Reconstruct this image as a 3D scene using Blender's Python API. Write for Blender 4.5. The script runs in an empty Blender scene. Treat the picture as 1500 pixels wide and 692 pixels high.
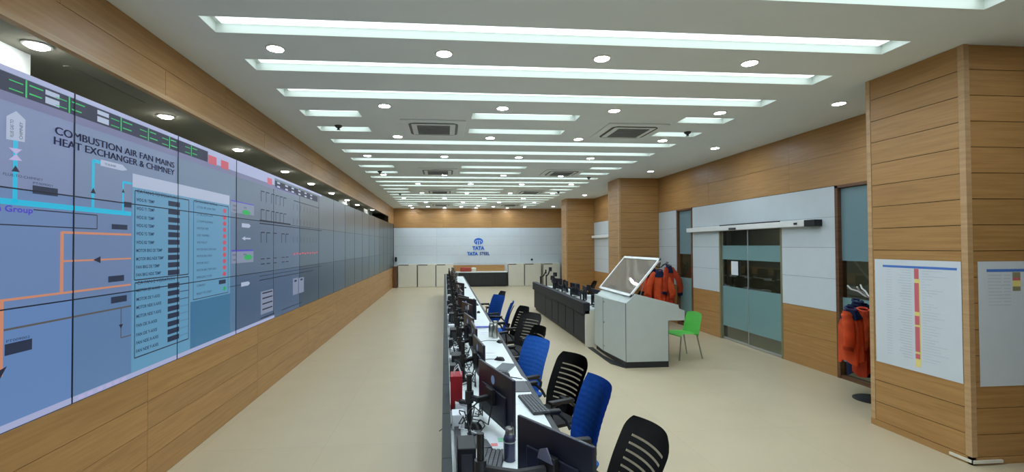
import bpy, bmesh, math, random
from mathutils import Matrix, Vector
random.seed(7)
PI = math.pi
SC = bpy.context.scene
COL = SC.collection

# ------------------------------------------------------------------ camera, world, exposure
F, YAW, PITCH, ROLL = 680.9, 0.0864, 0.0164, -0.0049
cam_data = bpy.data.cameras.new('camera')
cam = bpy.data.objects.new('camera', cam_data); COL.objects.link(cam)
cam_data.sensor_fit = 'HORIZONTAL'; cam_data.sensor_width = 36.0
cam_data.lens = F / 1500 * 36
cam_data.shift_x = (750 - 710.36) / 1500
cam_data.shift_y = (348.44 - 346) / 1500
cam_data.clip_start = 0.05; cam_data.clip_end = 200
_r = Vector((math.cos(YAW), -math.sin(YAW), 0))
_f = Vector((math.sin(YAW) * math.cos(PITCH), math.cos(YAW) * math.cos(PITCH), math.sin(PITCH)))
_u = _r.cross(_f)
_c, _s = math.cos(ROLL), math.sin(ROLL)
_r2 = _r * _c + _u * _s; _u2 = _u * _c - _r * _s
cam.matrix_world = Matrix(((_r2.x, _u2.x, -_f.x, 0), (_r2.y, _u2.y, -_f.y, 0), (_r2.z, _u2.z, -_f.z, 2.0), (0, 0, 0, 1)))
SC.camera = cam
SC.view_settings.view_transform = 'Standard'; SC.view_settings.look = 'None'
SC.view_settings.exposure = 0.0; SC.view_settings.gamma = 1.0
SC.view_settings.use_curve_mapping = False
w = bpy.data.worlds.new('world'); SC.world = w; w.use_nodes = True
w.node_tree.nodes['Background'].inputs[0].default_value = (0.02, 0.022, 0.024, 1)
w.node_tree.nodes['Background'].inputs[1].default_value = 0.3
STRIP_L = 2.7        # radiance of the light-slot diffusers
SPOT_L = 205.0        # radiance of the downlight lenses

# ------------------------------------------------------------------ room dimensions
XL, XR, XC, YF, YB, H = -2.468, 5.850, 4.724, 22.906, -5.0, 3.8166

# ------------------------------------------------------------------ materials
def lin(c):
    c = c / 255.0
    return c / 12.92 if c <= 0.04045 else ((c + 0.055) / 1.055) ** 2.4
def rgb(r, g, b): return (lin(r), lin(g), lin(b), 1)
MATS = {}
def mat(name, col, rough=0.6, metal=0.0, spec=0.5, var=0.06, scale=6.0, emit=None, estr=1.0, bump=0.0, objvar=0.0):
    if name in MATS: return MATS[name]
    m = bpy.data.materials.new(name); m.use_nodes = True
    nt = m.node_tree; b = nt.nodes['Principled BSDF']
    c = rgb(*col)
    b.inputs['Roughness'].default_value = rough; b.inputs['Metallic'].default_value = metal
    b.inputs['Specular IOR Level'].default_value = spec
    b.inputs['Base Color'].default_value = c
    if var > 0:
        tc = nt.nodes.new('ShaderNodeNewGeometry')
        n = nt.nodes.new('ShaderNodeTexNoise'); n.inputs['Scale'].default_value = scale; n.inputs['Detail'].default_value = 3
        nt.links.new(tc.outputs['Position'], n.inputs['Vector'])
        mr = nt.nodes.new('ShaderNodeMapRange'); mr.inputs['From Min'].default_value = 0.3; mr.inputs['From Max'].default_value = 0.7
        mr.inputs['To Min'].default_value = 1 - var; mr.inputs['To Max'].default_value = 1 + var
        nt.links.new(n.outputs['Fac'], mr.inputs['Value'])
        hs = nt.nodes.new('ShaderNodeHueSaturation'); hs.inputs['Color'].default_value = c
        src = mr.outputs[0]
        if objvar > 0:
            oi = nt.nodes.new('ShaderNodeObjectInfo')
            m2 = nt.nodes.new('ShaderNodeMapRange'); m2.inputs['To Min'].default_value = 1 - objvar; m2.inputs['To Max'].default_value = 1 + objvar
            nt.links.new(oi.outputs['Random'], m2.inputs['Value'])
            mu = nt.nodes.new('ShaderNodeMath'); mu.operation = 'MULTIPLY'
            nt.links.new(src, mu.inputs[0]); nt.links.new(m2.outputs[0], mu.inputs[1]); src = mu.outputs[0]
        nt.links.new(src, hs.inputs['Value']); nt.links.new(hs.outputs['Color'], b.inputs['Base Color'])
        if bump > 0:
            bp = nt.nodes.new('ShaderNodeBump'); bp.inputs['Strength'].default_value = bump; bp.inputs['Distance'].default_value = 0.01
            nt.links.new(n.outputs['Fac'], bp.inputs['Height']); nt.links.new(bp.outputs['Normal'], b.inputs['Normal'])
    if emit is not None:
        b.inputs['Emission Color'].default_value = rgb(*emit); b.inputs['Emission Strength'].default_value = estr
    MATS[name] = m
    return m
def wood(name, c1, c2, rough=0.42, objvar=0.05):
    m = bpy.data.materials.new(name); m.use_nodes = True
    nt = m.node_tree; b = nt.nodes['Principled BSDF']
    g = nt.nodes.new('ShaderNodeNewGeometry'); mp = nt.nodes.new('ShaderNodeMapping')
    mp.inputs['Scale'].default_value = (1.1, 1.1, 22.0)
    nt.links.new(g.outputs['Position'], mp.inputs['Vector'])
    oi = nt.nodes.new('ShaderNodeObjectInfo')
    cb = nt.nodes.new('ShaderNodeCombineXYZ'); mm = nt.nodes.new('ShaderNodeMath'); mm.operation = 'MULTIPLY'; mm.inputs[1].default_value = 37
    nt.links.new(oi.outputs['Random'], mm.inputs[0]); nt.links.new(mm.outputs[0], cb.inputs[0]); nt.links.new(mm.outputs[0], cb.inputs[1])
    nt.links.new(cb.outputs[0], mp.inputs['Location'])
    n = nt.nodes.new('ShaderNodeTexNoise'); n.inputs['Scale'].default_value = 1.6; n.inputs['Detail'].default_value = 6; n.inputs['Distortion'].default_value = 0.6
    nt.links.new(mp.outputs[0], n.inputs['Vector'])
    cr = nt.nodes.new('ShaderNodeValToRGB')
    cr.color_ramp.elements[0].position = 0.32; cr.color_ramp.elements[0].color = rgb(*c1)
    cr.color_ramp.elements[1].position = 0.68; cr.color_ramp.elements[1].color = rgb(*c2)
    nt.links.new(n.outputs['Fac'], cr.inputs['Fac'])
    hs = nt.nodes.new('ShaderNodeHueSaturation')
    m2 = nt.nodes.new('ShaderNodeMapRange'); m2.inputs['To Min'].default_value = 1 - objvar; m2.inputs['To Max'].default_value = 1 + objvar
    nt.links.new(oi.outputs['Random'], m2.inputs['Value']); nt.links.new(m2.outputs[0], hs.inputs['Value'])
    nt.links.new(cr.outputs[0], hs.inputs['Color']); nt.links.new(hs.outputs[0], b.inputs['Base Color'])
    b.inputs['Roughness'].default_value = rough
    MATS[name] = m
    return m
def emit_mat(name, col, strength):
    m = bpy.data.materials.new(name); m.use_nodes = True
    nt = m.node_tree; nt.nodes.clear()
    o = nt.nodes.new('ShaderNodeOutputMaterial'); e = nt.nodes.new('ShaderNodeEmission')
    e.inputs[0].default_value = rgb(*col); e.inputs[1].default_value = strength
    nt.links.new(e.outputs[0], o.inputs[0]); MATS[name] = m
    return m
def glass_mat(name, tint, gloss=0.08, frost=0.0, frostcol=(120, 150, 150), rough=0.02, wavy=0.0):
    m = bpy.data.materials.new(name); m.use_nodes = True
    nt = m.node_tree; nt.nodes.clear(); L = nt.links
    o = nt.nodes.new('ShaderNodeOutputMaterial')
    tr = nt.nodes.new('ShaderNodeBsdfTransparent'); tr.inputs[0].default_value = rgb(*tint)
    df = nt.nodes.new('ShaderNodeBsdfDiffuse'); df.inputs[0].default_value = rgb(*frostcol)
    m1 = nt.nodes.new('ShaderNodeMixShader'); m1.inputs[0].default_value = frost
    L.new(tr.outputs[0], m1.inputs[1]); L.new(df.outputs[0], m1.inputs[2])
    gl = nt.nodes.new('ShaderNodeBsdfGlossy'); gl.inputs['Roughness'].default_value = rough
    fr = nt.nodes.new('ShaderNodeFresnel'); fr.inputs[0].default_value = 1.5
    ad = nt.nodes.new('ShaderNodeMath'); ad.operation = 'ADD'; ad.inputs[1].default_value = gloss; ad.use_clamp = True
    gb = nt.nodes.new('ShaderNodeNewGeometry'); sb = nt.nodes.new('ShaderNodeMath'); sb.operation = 'SUBTRACT'; sb.inputs[0].default_value = 1.0
    L.new(gb.outputs['Backfacing'], sb.inputs[1])
    mu = nt.nodes.new('ShaderNodeMath'); mu.operation = 'MULTIPLY'; L.new(ad.outputs[0], mu.inputs[0]); L.new(sb.outputs[0], mu.inputs[1])
    L.new(fr.outputs[0], ad.inputs[0])
    m2 = nt.nodes.new('ShaderNodeMixShader'); L.new(mu.outputs[0], m2.inputs[0]); L.new(m1.outputs[0], m2.inputs[1]); L.new(gl.outputs[0], m2.inputs[2])
    if wavy > 0:
        g = nt.nodes.new('ShaderNodeNewGeometry'); n = nt.nodes.new('ShaderNodeTexNoise'); n.inputs['Scale'].default_value = 1.3; n.inputs['Detail'].default_value = 0
        L.new(g.outputs['Position'], n.inputs['Vector'])
        bp = nt.nodes.new('ShaderNodeBump'); bp.inputs['Strength'].default_value = 1.0; bp.inputs['Distance'].default_value = wavy
        L.new(n.outputs['Fac'], bp.inputs['Height']); L.new(bp.outputs[0], gl.inputs['Normal'])
    L.new(m2.outputs[0], o.inputs[0]); MATS[name] = m
    return m

WOOD = wood('oak_laminate', (164, 121, 69), (182, 138, 83))
WOODL = wood('oak_trim_light', (178, 142, 100), (196, 160, 116), 0.45)
WOODD = wood('walnut_frame', (92, 60, 38), (116, 78, 50))
JOINT = mat('dark_joint', (52, 36, 22), 0.9)
WHITEP = mat('white_wall_panel', (206, 215, 218), 0.35, var=0.015, objvar=0.015)
CREAM = mat('cream_cabinet', (226, 222, 204), 0.45, var=0.02)
CEIL = mat('ceiling_paint', (232, 240, 242), 0.9, var=0.015, scale=2)
TROUGH = mat('trough_white', (226, 234, 230), 0.8, var=0.01)
STRIP = emit_mat('strip_diffuser', (234, 250, 250), STRIP_L)
SPOT = emit_mat('downlight_lens', (222, 238, 255), SPOT_L)
SPOTS = emit_mat('small_downlight_lens', (255, 252, 245), 65.0)
WHITEM = mat('white_metal', (232, 232, 228), 0.5, var=0.02)
BLACK = mat('black_plastic', (22, 22, 23), 0.5, var=0.1)
BLACKM = mat('black_mesh_fabric', (28, 27, 26), 0.75, var=0.15, scale=40)
CHAR = mat('charcoal_panel', (62, 64, 68), 0.4, var=0.05)
CHARD = mat('charcoal_dark', (38, 40, 42), 0.45, var=0.05)
GREYC = mat('console_grey_metal', (188, 197, 192), 0.45, var=0.02)
BLUE = mat('blue_upholstery', (20, 94, 186), 0.8, var=0.12, scale=30, bump=0.2)
GREEN = mat('green_plastic', (134, 238, 122), 0.4, var=0.03)
STEEL = mat('brushed_steel', (176, 176, 172), 0.32, 1.0, var=0.05)
ALU = mat('anodised_aluminium', (190, 192, 190), 0.4, 0.8, var=0.04)
DESKW = mat('white_worktop', (224, 232, 230), 0.35, var=0.02)
SLATE = mat('slate_grey_cap', (46, 52, 52), 0.75, var=0.06)
NAVYB = mat("monitor_back_black", (26, 29, 44), 0.35, var=0.04)
SCRN = mat('dark_screen_glass', (10, 12, 16), 0.12, var=0.02)
PAPER = mat('white_paper', (228, 232, 236), 0.8, var=0.015)
RED = mat('red_bag', (150, 16, 30), 0.6, var=0.1)
ORANGE = mat('orange_workwear', (248, 106, 52), 0.75, var=0.1, scale=9, bump=0.3)
ORANGED = mat('deep_orange_workwear', (226, 84, 44), 0.75, var=0.1, scale=9, bump=0.3)
NAVY = mat('navy_fabric', (30, 44, 84), 0.8, var=0.12, scale=12)
SILVERB = mat('grey_reflective_band', (170, 172, 168), 0.5, var=0.05)
CAVITY = mat('service_void_paint', (160, 160, 146), 0.9, var=0.03)
DARKROOM = mat('corridor_wall', (132, 122, 102), 0.85, var=0.08, scale=1.5)
LOGOB = mat('blue_letter', (30, 98, 196), 0.4, var=0.02)
GLASS = glass_mat('tinted_clear_glass', (228, 234, 224), 0.04)
FROST = glass_mat('frosted_film', (190, 205, 205), 0.0, 0.82, (132, 168, 168), 0.25)
FROSTB = glass_mat('blue_frosted_film', (190, 205, 210), 0.0, 0.82, (128, 158, 164), 0.25)
ACRYL = glass_mat('clear_acrylic', (224, 220, 212), 0.22, 0.24, (196, 190, 180), 0.04, wavy=0.016)

MESHF = glass_mat('open_mesh_fabric', (255, 255, 255), 0.0, 0.68, (74, 70, 62), 0.6)
def floor_mat():
    m = bpy.data.materials.new('beige_floor_tile'); m.use_nodes = True
    nt = m.node_tree; b = nt.nodes['Principled BSDF']; L = nt.links
    g = nt.nodes.new('ShaderNodeNewGeometry')
    br = nt.nodes.new('ShaderNodeTexBrick'); br.offset = 0.0
    br.inputs['Color1'].default_value = rgb(192, 177, 146); br.inputs['Color2'].default_value = rgb(195, 180, 149)
    br.inputs['Mortar'].default_value = rgb(180, 164, 133)
    br.inputs['Scale'].default_value = 1.0; br.inputs['Mortar Size'].default_value = 0.0022
    br.inputs['Brick Width'].default_value = 1.2; br.inputs['Row Height'].default_value = 1.2
    L.new(g.outputs['Position'], br.inputs['Vector'])
    n = nt.nodes.new('ShaderNodeTexNoise'); n.inputs['Scale'].default_value = 2.2; n.inputs['Detail'].default_value = 5
    L.new(g.outputs['Position'], n.inputs['Vector'])
    mr = nt.nodes.new('ShaderNodeMapRange'); mr.inputs['To Min'].default_value = 0.94; mr.inputs['To Max'].default_value = 1.06
    L.new(n.outputs['Fac'], mr.inputs['Value'])
    hs = nt.nodes.new('ShaderNodeHueSaturation'); L.new(br.outputs['Color'], hs.inputs['Color']); L.new(mr.outputs[0], hs.inputs['Value'])
    L.new(hs.outputs[0], b.inputs['Base Color'])
    b.inputs['Roughness'].default_value = 0.38; b.inputs['Specular IOR Level'].default_value = 0.4
    return m
FLOOR = floor_mat()

# ------------------------------------------------------------------ mesh helpers
class MB:
    def __init__(s): s.v = []; s.f = []; s.sm = []
    def add(s, vs, fs, smooth=False, M=None):
        o = len(s.v)
        for p in vs:
            p = Vector(p)
            s.v.append(tuple(M @ p) if M is not None else tuple(p))
        for f in fs: s.f.append(tuple(o + i for i in f)); s.sm.append(smooth)
        return s
    def box(s, x0, x1, y0, y1, z0, z1, M=None, bev=0.0):
        if bev > 0:
            bm = bmesh.new(); bmesh.ops.create_cube(bm, size=1)
            for v in bm.verts: v.co = Vector(((x0 + x1) / 2 + v.co.x * (x1 - x0), (y0 + y1) / 2 + v.co.y * (y1 - y0), (z0 + z1) / 2 + v.co.z * (z1 - z0)))
            bmesh.ops.bevel(bm, geom=list(bm.edges), offset=bev, segments=2, affect='EDGES', profile=0.5)
            bm.verts.index_update()
            s.add([v.co.copy() for v in bm.verts], [[v.index for v in f.verts] for f in bm.faces], False, M); bm.free()
            return s
        vs = [(x, y, z) for x in (x0, x1) for y in (y0, y1) for z in (z0, z1)]
        return s.add(vs, [(0, 1, 3, 2), (4, 6, 7, 5), (0, 4, 5, 1), (2, 3, 7, 6), (0, 2, 6, 4), (1, 5, 7, 3)], False, M)
    def prism(s, poly, axis, a, b, M=None):
        # poly in the two remaining axes (order x,y,z without axis)
        n = len(poly); vs = []
        for t in (a, b):
            for p in poly:
                c = [p[0], p[1]]; c.insert(axis, t); vs.append(tuple(c))
        fs = [tuple(range(n))[::-1], tuple(range(n, 2 * n))] + [(i, (i + 1) % n, n + (i + 1) % n, n + i) for i in range(n)]
        return s.add(vs, fs, False, M)
    def cyl(s, p0, p1, r0, r1=None, n=12, M=None, cap=True):
        r1 = r0 if r1 is None else r1
        p0, p1 = Vector(p0), Vector(p1); d = (p1 - p0).normalized()
        a = d.orthogonal().normalized(); b = d.cross(a)
        vs = []
        for p, r in ((p0, r0), (p1, r1)):
            for i in range(n):
                t = 2 * PI * i / n; vs.append(p + a * (r * math.cos(t)) + b * (r * math.sin(t)))
        s.add(vs, [(i, (i + 1) % n, n + (i + 1) % n, n + i) for i in range(n)], True, M)
        if cap: s.add(vs, [tuple(range(n))[::-1], tuple(range(n, 2 * n))], False, M)
        return s
    def tube(s, pts, r, n=8, M=None, flat=None):
        pts = [Vector(p) for p in pts]; vs = []; up = None
        rs = r if isinstance(r, (list, tuple)) else [r] * len(pts)
        for k, p in enumerate(pts):
            d = (pts[min(k + 1, len(pts) - 1)] - pts[max(k - 1, 0)]).normalized()
            if up is None: up = d.orthogonal().normalized()
            up = (up - d * up.dot(d)).normalized(); b = d.cross(up)
            for i in range(n):
                t = 2 * PI * i / n; vs.append(p + up * (rs[k] * math.cos(t)) + b * (rs[k] * math.sin(t)))
        m = len(pts)
        fs = [(k * n + i, k * n + (i + 1) % n, (k + 1) * n + (i + 1) % n, (k + 1) * n + i) for k in range(m - 1) for i in range(n)]
        s.add(vs, fs, True, M); s.add(vs, [tuple(range(n))[::-1], tuple(range((m - 1) * n, m * n))], False, M)
        return s
    def lathe(s, prof, c=(0, 0, 0), n=24, M=None):
        vs = []; c = Vector(c)
        for r, z in prof:
            for i in range(n):
                t = 2 * PI * i / n; vs.append(c + Vector((r * math.cos(t), r * math.sin(t), z)))
        m = len(prof)
        fs = [(k * n + i, k * n + (i + 1) % n, (k + 1) * n + (i + 1) % n, (k + 1) * n + i) for k in range(m - 1) for i in range(n)]
        s.add(vs, fs, True, M); s.add(vs, [tuple(range(n))[::-1], tuple(range((m - 1) * n, m * n))], False, M)
        return s
    def grid(s, fn, us, vs_, skip=None, M=None, thick=0.0, smooth=True):
        bm = bmesh.new(); g = [[bm.verts.new(Vector(fn(u, v))) for u in us] for v in vs_]
        for j in range(len(vs_) - 1):
            for i in range(len(us) - 1):
                if skip and skip((us[i] + us[i + 1]) / 2, (vs_[j] + vs_[j + 1]) / 2): continue
                bm.faces.new((g[j][i], g[j][i + 1], g[j + 1][i + 1], g[j + 1][i]))
        for v in [v for v in bm.verts if not v.link_faces]: bm.verts.remove(v)
        if thick: bmesh.ops.solidify(bm, geom=list(bm.faces), thickness=thick)
        bm.verts.index_update()
        s.add([v.co.copy() for v in bm.verts], [[v.index for v in f.verts] for f in bm.faces], smooth, M); bm.free()
        return s
    def ball(s, c, r, n=12, M=None, sc=(1, 1, 1)):
        m = n // 2
        prof = [(max(1e-4, r * math.sin(PI * k / m)), -r * math.cos(PI * k / m)) for k in range(m + 1)]
        T = Matrix.Translation(Vector(c)) @ Matrix.Diagonal((*sc, 1))
        return s.lathe(prof, (0, 0, 0), n, (M @ T) if M is not None else T)
    def build(s, name, material, parent=None):
        me = bpy.data.meshes.new(name); me.from_pydata(s.v, [], s.f); me.update()
        me.polygons.foreach_set('use_smooth', s.sm)
        if any(s.sm):
            try: me.set_sharp_from_angle(angle=math.radians(40))
            except Exception: pass
        me.materials.append(material)
        o = bpy.data.objects.new(name, me); COL.objects.link(o)
        if parent is not None: o.parent = parent
        return o
def tag(o, label=None, cat=None, group=None, kind=None):
    if label: o['label'] = label
    if cat: o['category'] = cat
    if group: o['group'] = group
    if kind: o['kind'] = kind
    return o
def thing(name, label, cat, loc=(0, 0, 0), rz=0.0, group=None):
    o = bpy.data.objects.new(name, None); COL.objects.link(o); o.empty_display_size = 0.1
    o.location = loc; o.rotation_euler = (0, 0, rz)
    return tag(o, label, cat, group)
def struct(name, b, m, label=None): return tag(b.build(name, m), label, None, None, 'structure')
def part(name, mesh, parent, label=None):
    o = bpy.data.objects.new(name, mesh); COL.objects.link(o); o.parent = parent
    if label: o['label'] = label
    return o
def copy_tree(o, parent=None):
    c = o.copy(); COL.objects.link(c)
    if parent is not None: c.parent = parent
    for ch in [k for k in o.children]: copy_tree(ch, c)
    return c
ORD = ['first', 'second', 'third', 'fourth', 'fifth', 'sixth', 'seventh', 'eighth', 'ninth', 'tenth', 'eleventh', 'twelfth', 'thirteenth', 'fourteenth', 'fifteenth', 'sixteenth', 'seventeenth', 'eighteenth', 'nineteenth', 'twentieth']
def text_mesh(txt, size, bold=0.0, align='LEFT', ext=0.0):
    cu = bpy.data.curves.new('lettering', 'FONT'); cu.body = txt; cu.size = size; cu.offset = bold; cu.align_x = align; cu.extrude = ext; cu.resolution_u = 3
    o = bpy.data.objects.new('lettering_source', cu); COL.objects.link(o)
    dg = bpy.context.evaluated_depsgraph_get(); dg.update()
    me = bpy.data.meshes.new_from_object(o.evaluated_get(dg))
    bpy.data.objects.remove(o); bpy.data.curves.remove(cu)
    return me
def text_into(b, txt, size, M, bold=0.0, align='LEFT', ext=0.0, width=None):
    me = text_mesh(txt, size, bold, align, ext)
    sx = 1.0
    if width and len(me.vertices):
        xs = [v.co.x for v in me.vertices]; sx = width / max(1e-6, max(xs) - min(xs))
    b.add([Vector((v.co.x * sx, v.co.y, v.co.z)) for v in me.vertices], [tuple(p.vertices) for p in me.polygons], False, M)
    bpy.data.meshes.remove(me)

# ------------------------------------------------------------------ light-slot layout (shared by ceiling and fixtures)
PITCH_Y, SLOT_W, S_Y0 = 0.8494, 0.29, 3.80
SX0, SX1 = -1.927, 4.19
SHORT = {3, 4, 8, 9, 13, 14, 19, 20, -2, -3, -7}
slots = []   # (k, x0, x1, y0, y1, which)
for k in range(-8, 21):
    y0 = S_Y0 + PITCH_Y * k
    if k in SHORT:
        for nm, a, b_ in (('left', SX0, -1.15), ('middle', 0.385, 1.91), ('right', 3.445, SX1)): slots.append((k, a, b_, y0, y0 + SLOT_W, nm))
    else: slots.append((k, SX0, SX1, y0, y0 + SLOT_W, 'long'))
slots = [s for s in slots if s[3] > YB + 0.2]

# ------------------------------------------------------------------ structure
b = MB(); b.box(XL - 2.2, XR + 3.0, YB - 0.2, YF + 0.2, -0.15, 0.0)
struct('floor', b, FLOOR, 'beige polished tile floor of the control room')
def build_ceiling():
    b = MB()
    xs = [-2.70, SX0, -1.15, 0.385, 1.91, 3.445, SX1, XR + 0.15]
    ys = [YB] + sorted({round(y, 5) for s in slots for y in (s[3], s[4])}) + [YF + 0.1]
    for j in range(len(ys) - 1):
        row = [s for s in slots if abs(s[3] - ys[j]) < 1e-4]
        run = None; segs = []
        for i in range(len(xs) - 1):
            mid = (xs[i] + xs[i + 1]) / 2
            hole = any(s[1] < mid < s[2] for s in row)
            if not hole:
                if run is None: run = xs[i]
                end = xs[i + 1]
            if hole or i == len(xs) - 2:
                if run is not None: segs.append((run, end)); run = None
        for a, e in segs: b.box(a, e, ys[j], ys[j + 1], H, H + 0.02)
    return b
struct('ceiling', build_ceiling(), CEIL, 'grey painted gypsum ceiling with recessed light slots')
struct('wall_back', MB().box(XL - 2.2, XR + 0.2, YB - 0.15, YB, 0, H), WOOD, 'wood clad wall behind the camera')

def planks_y(parent, x0, x1, rows, y0, y1, length, m, gap=0.005, name='plank', shift=0.0):
    """panels lying on a wall that runs along y; rows = list of (z0,z1)"""
    cache = {}
    for r, (z0, z1) in enumerate(rows):
        y = y0; first = True
        while y < y1 - 1e-4:
            e = min(y1, y + length + (shift * (r % 2) if first else 0)); first = False
            if y1 - e < 0.12: e = y1
            key = (round(e - y, 4), round(z1 - z0, 4))
            if key not in cache:
                o = MB().box(x0, x1, gap / 2, e - y - gap / 2, gap / 2, z1 - z0 - gap / 2).build(name, m, parent); cache[key] = o.data
                o.location = (0, y, z0)
            else:
                o = part(name, cache[key], parent); o.location = (0, y, z0)
            y = e
def planks_x(parent, y0, y1, rows, x0, x1, length, m, gap=0.005, name='plank'):
    cache = {}
    for (z0, z1) in rows:
        x = x0
        while x < x1 - 1e-4:
            e = min(x1, x + length)
            if x1 - e < 0.12: e = x1
            key = (round(e - x, 4), round(z1 - z0, 4))
            if key not in cache:
                o = MB().box(gap / 2, e - x - gap / 2, y0, y1, gap / 2, z1 - z0 - gap / 2).build(name, m, parent); cache[key] = o.data
            else: o = part(name, cache[key], parent)
            o.location = (x, 0, z0); x = e

# ---- left wall: wood base below the screens, wood bulkhead above, service void behind
OPEN_END = 20.76
b = MB().box(XL - 0.14, XL - 0.012, YB, YF, 0, 0.955)
b.box(XL - 0.045, XL - 0.012, YB, YF, 3.31, H)
b.box(XL - 0.16, XL - 0.012, OPEN_END, YF, 3.04, 3.31)
WL = struct('wall_left', b, JOINT, 'wood clad wall carrying the long video wall')
planks_y(WL, XL - 0.012, XL, [(0, 0.237), (0.237, 0.475), (0.475, 0.713), (0.713, 0.957)], YB, YF, 2.28, WOOD, 0.004)
planks_y(WL, XL - 0.012, XL, [(3.345, 3.576), (3.576, H)], 3.20 - 1.14 * 7, YF, 2.28, WOOD, 0.004, shift=-1.14)
planks_y(WL, XL - 0.012, XL, [(3.04, 3.305)], OPEN_END, YF, 2.2, WOOD, 0.004)
MB().box(XL - 0.045, XL + 0.010, YB, YF, 3.303, 3.343).build('edge_trim', WOODL, WL)
b = MB(); b.box(XL - 2.0, XL - 0.046, YB, YF, 3.45, 3.50); b.box(XL - 2.2, XL - 2.0, YB, YF, 0, 3.5)
b.box(XL - 2.2, XL - 0.14, YF - 0.05, YF + 0.1, 0, 3.5)
b.box(-3.02, -2.98, 3.95, 4.91, 3.440, 3.4499); b.box(XL - 2.0, XL - 0.2, YB, YF, 2.86, 2.90)  # last box: unseen pale slab added to bounce light onto the void ceiling
struct('wall_void', b, CAVITY, 'dark service space above and behind the video wall, with an added bounce slab')
for i, (y0, y1) in enumerate(((3.25, 3.757), (15.1, 15.6), (18.2, 20.3))):
    struct('trim_%d' % (i + 1), MB().box(-3.35, -3.1, y0, y1, 2.2, 3.4499), WHITEP, 'pale upright pier in the gap above the video wall')

# ---- far wall
b = MB().box(XL - 0.2, XR + 0.2, YF + 0.012, YF + 0.15, 0, H)
WF = struct('wall_far', b, JOINT, 'far end wall, wood band over white panels')
planks_x(WF, YF, YF + 0.012, [(2.868, 3.11), (3.11, 3.35), (3.35, 3.59), (3.59, H)], XL, XR, 2.4, WOOD, 0.004)
planks_x(WF, YF, YF + 0.012, [(0, 0.55), (0.55, 1.10), (1.10, 1.542), (1.542, 1.984), (1.984, 2.426), (2.426, 2.864)], XL, XR, 2.08, WHITEP, 0.003, 'panel')

# ---- right wall with glazed openings
D0, D1 = 7.65, 9.45
b = MB()
X0, X1 = XR + 0.012, XR + 0.15
b.box(X0, X1, YB, YF, 2.87, H)
for y0, y1 in ((YB, 5.30), (6.50, D0), (D1, 10.545), (11.29, YF)): b.box(X0, X1, y0, y1, 0, 2.87)
b.box(X0, X1, D0, D1, 2.27, 2.87)
WR = struct('wall_right', b, JOINT, 'right wall of wood and white panels with glass doors')
planks_y(WR, XR, XR + 0.012, [(2.872, 3.35), (3.35, H)], 5.0, 12.28, 2.43, WOOD, 0.004)
planks_y(WR, XR, XR + 0.012, [(2.872, 3.35), (3.35, H)], 13.1, 17.82, 2.36, WOOD, 0.004)
planks_y(WR, XR, XR + 0.012, [(2.872, 3.35), (3.35, H)], 18.5, YF, 2.3, WOOD, 0.004)
WROWS = [(0.975, 1.465), (1.465, 1.94), (1.94, 2.405), (2.405, 2.868)]
for y0, y1 in ((6.50, D0), (D1, 10.545)):
    planks_y(WR, XR, XR + 0.012, WROWS[:3], y0, y1, 3, WHITEP, 0.004, 'panel')
    planks_y(WR, XR, XR + 0.012, [(0.0, 0.51), (0.51, 0.973)], y0, y1, 3, WOOD, 0.004)
planks_y(WR, XR, XR + 0.012, [(2.405, 2.868)], 6.50, 10.545, 4.1, WHITEP, 0.004, 'panel')
planks_y(WR, XR, XR + 0.012, [(2.275, 2.403)], D0, D1, 3, WHITEP, 0.002, 'panel')
for y0, y1 in ((11.29, 12.28), (13.1, 17.82)):
    planks_y(WR, XR, XR + 0.012, WROWS, y0, y1, 2.36, WHITEP, 0.004, 'panel')
    planks_y(WR, XR, XR + 0.012, [(0.0, 0.51), (0.51, 0.973)], y0, y1, 2.36, WOOD, 0.004)
# corridor behind the glass
b = MB(); b.box(8.4, 8.5, 4.0, 13.0, 0, 3.0); b.box(XR + 0.15, 8.5, 3.9, 4.0, 0, 3.0); b.box(XR + 0.15, 8.5, 13.0, 13.1, 0, 3.0); b.box(XR + 0.15, 8.5, 4.0, 13.0, 2.95, 3.05)
struct('wall_corridor', b, DARKROOM, 'dim corridor seen through the glass')

def sidelite(name, y0, y1, label, bands):
    b = MB(); b.box(XR - 0.01, XR + 0.12, y0, y0 + 0.055, 0, 2.87); b.box(XR - 0.01, XR + 0.12, y1 - 0.055, y1, 0, 2.87); b.box(XR - 0.01, XR + 0.12, y0, y1, 2.83, 2.872); b.box(XR + 0.0, XR + 0.12, y0, y1, 0, 0.05)
    r = tag(b.build(name, WOODD), label, None, None, 'structure')
    MB().box(XR + 0.05, XR + 0.058, y0 + 0.05, y1 - 0.05, 0.05, 2.84).build('pane', GLASS, r)
    for (z0, z1) in bands:
        MB().box(XR + 0.046, XR + 0.0495, y0 + 0.056, y1 - 0.056, z0, z1).build('frosted_film', FROSTB if z0 > 1.5 else FROST, r)
    return r
sidelite('window_1', 5.30, 6.50, 'tall narrow glass panel in brown frame beside the near column', [(1.745, 2.82), (0.25, 1.20)])
sidelite('window_2', 10.545, 11.29, 'tall narrow glass panel left of the sliding door', [(1.763, 2.82), (0.28, 1.18)])
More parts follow.
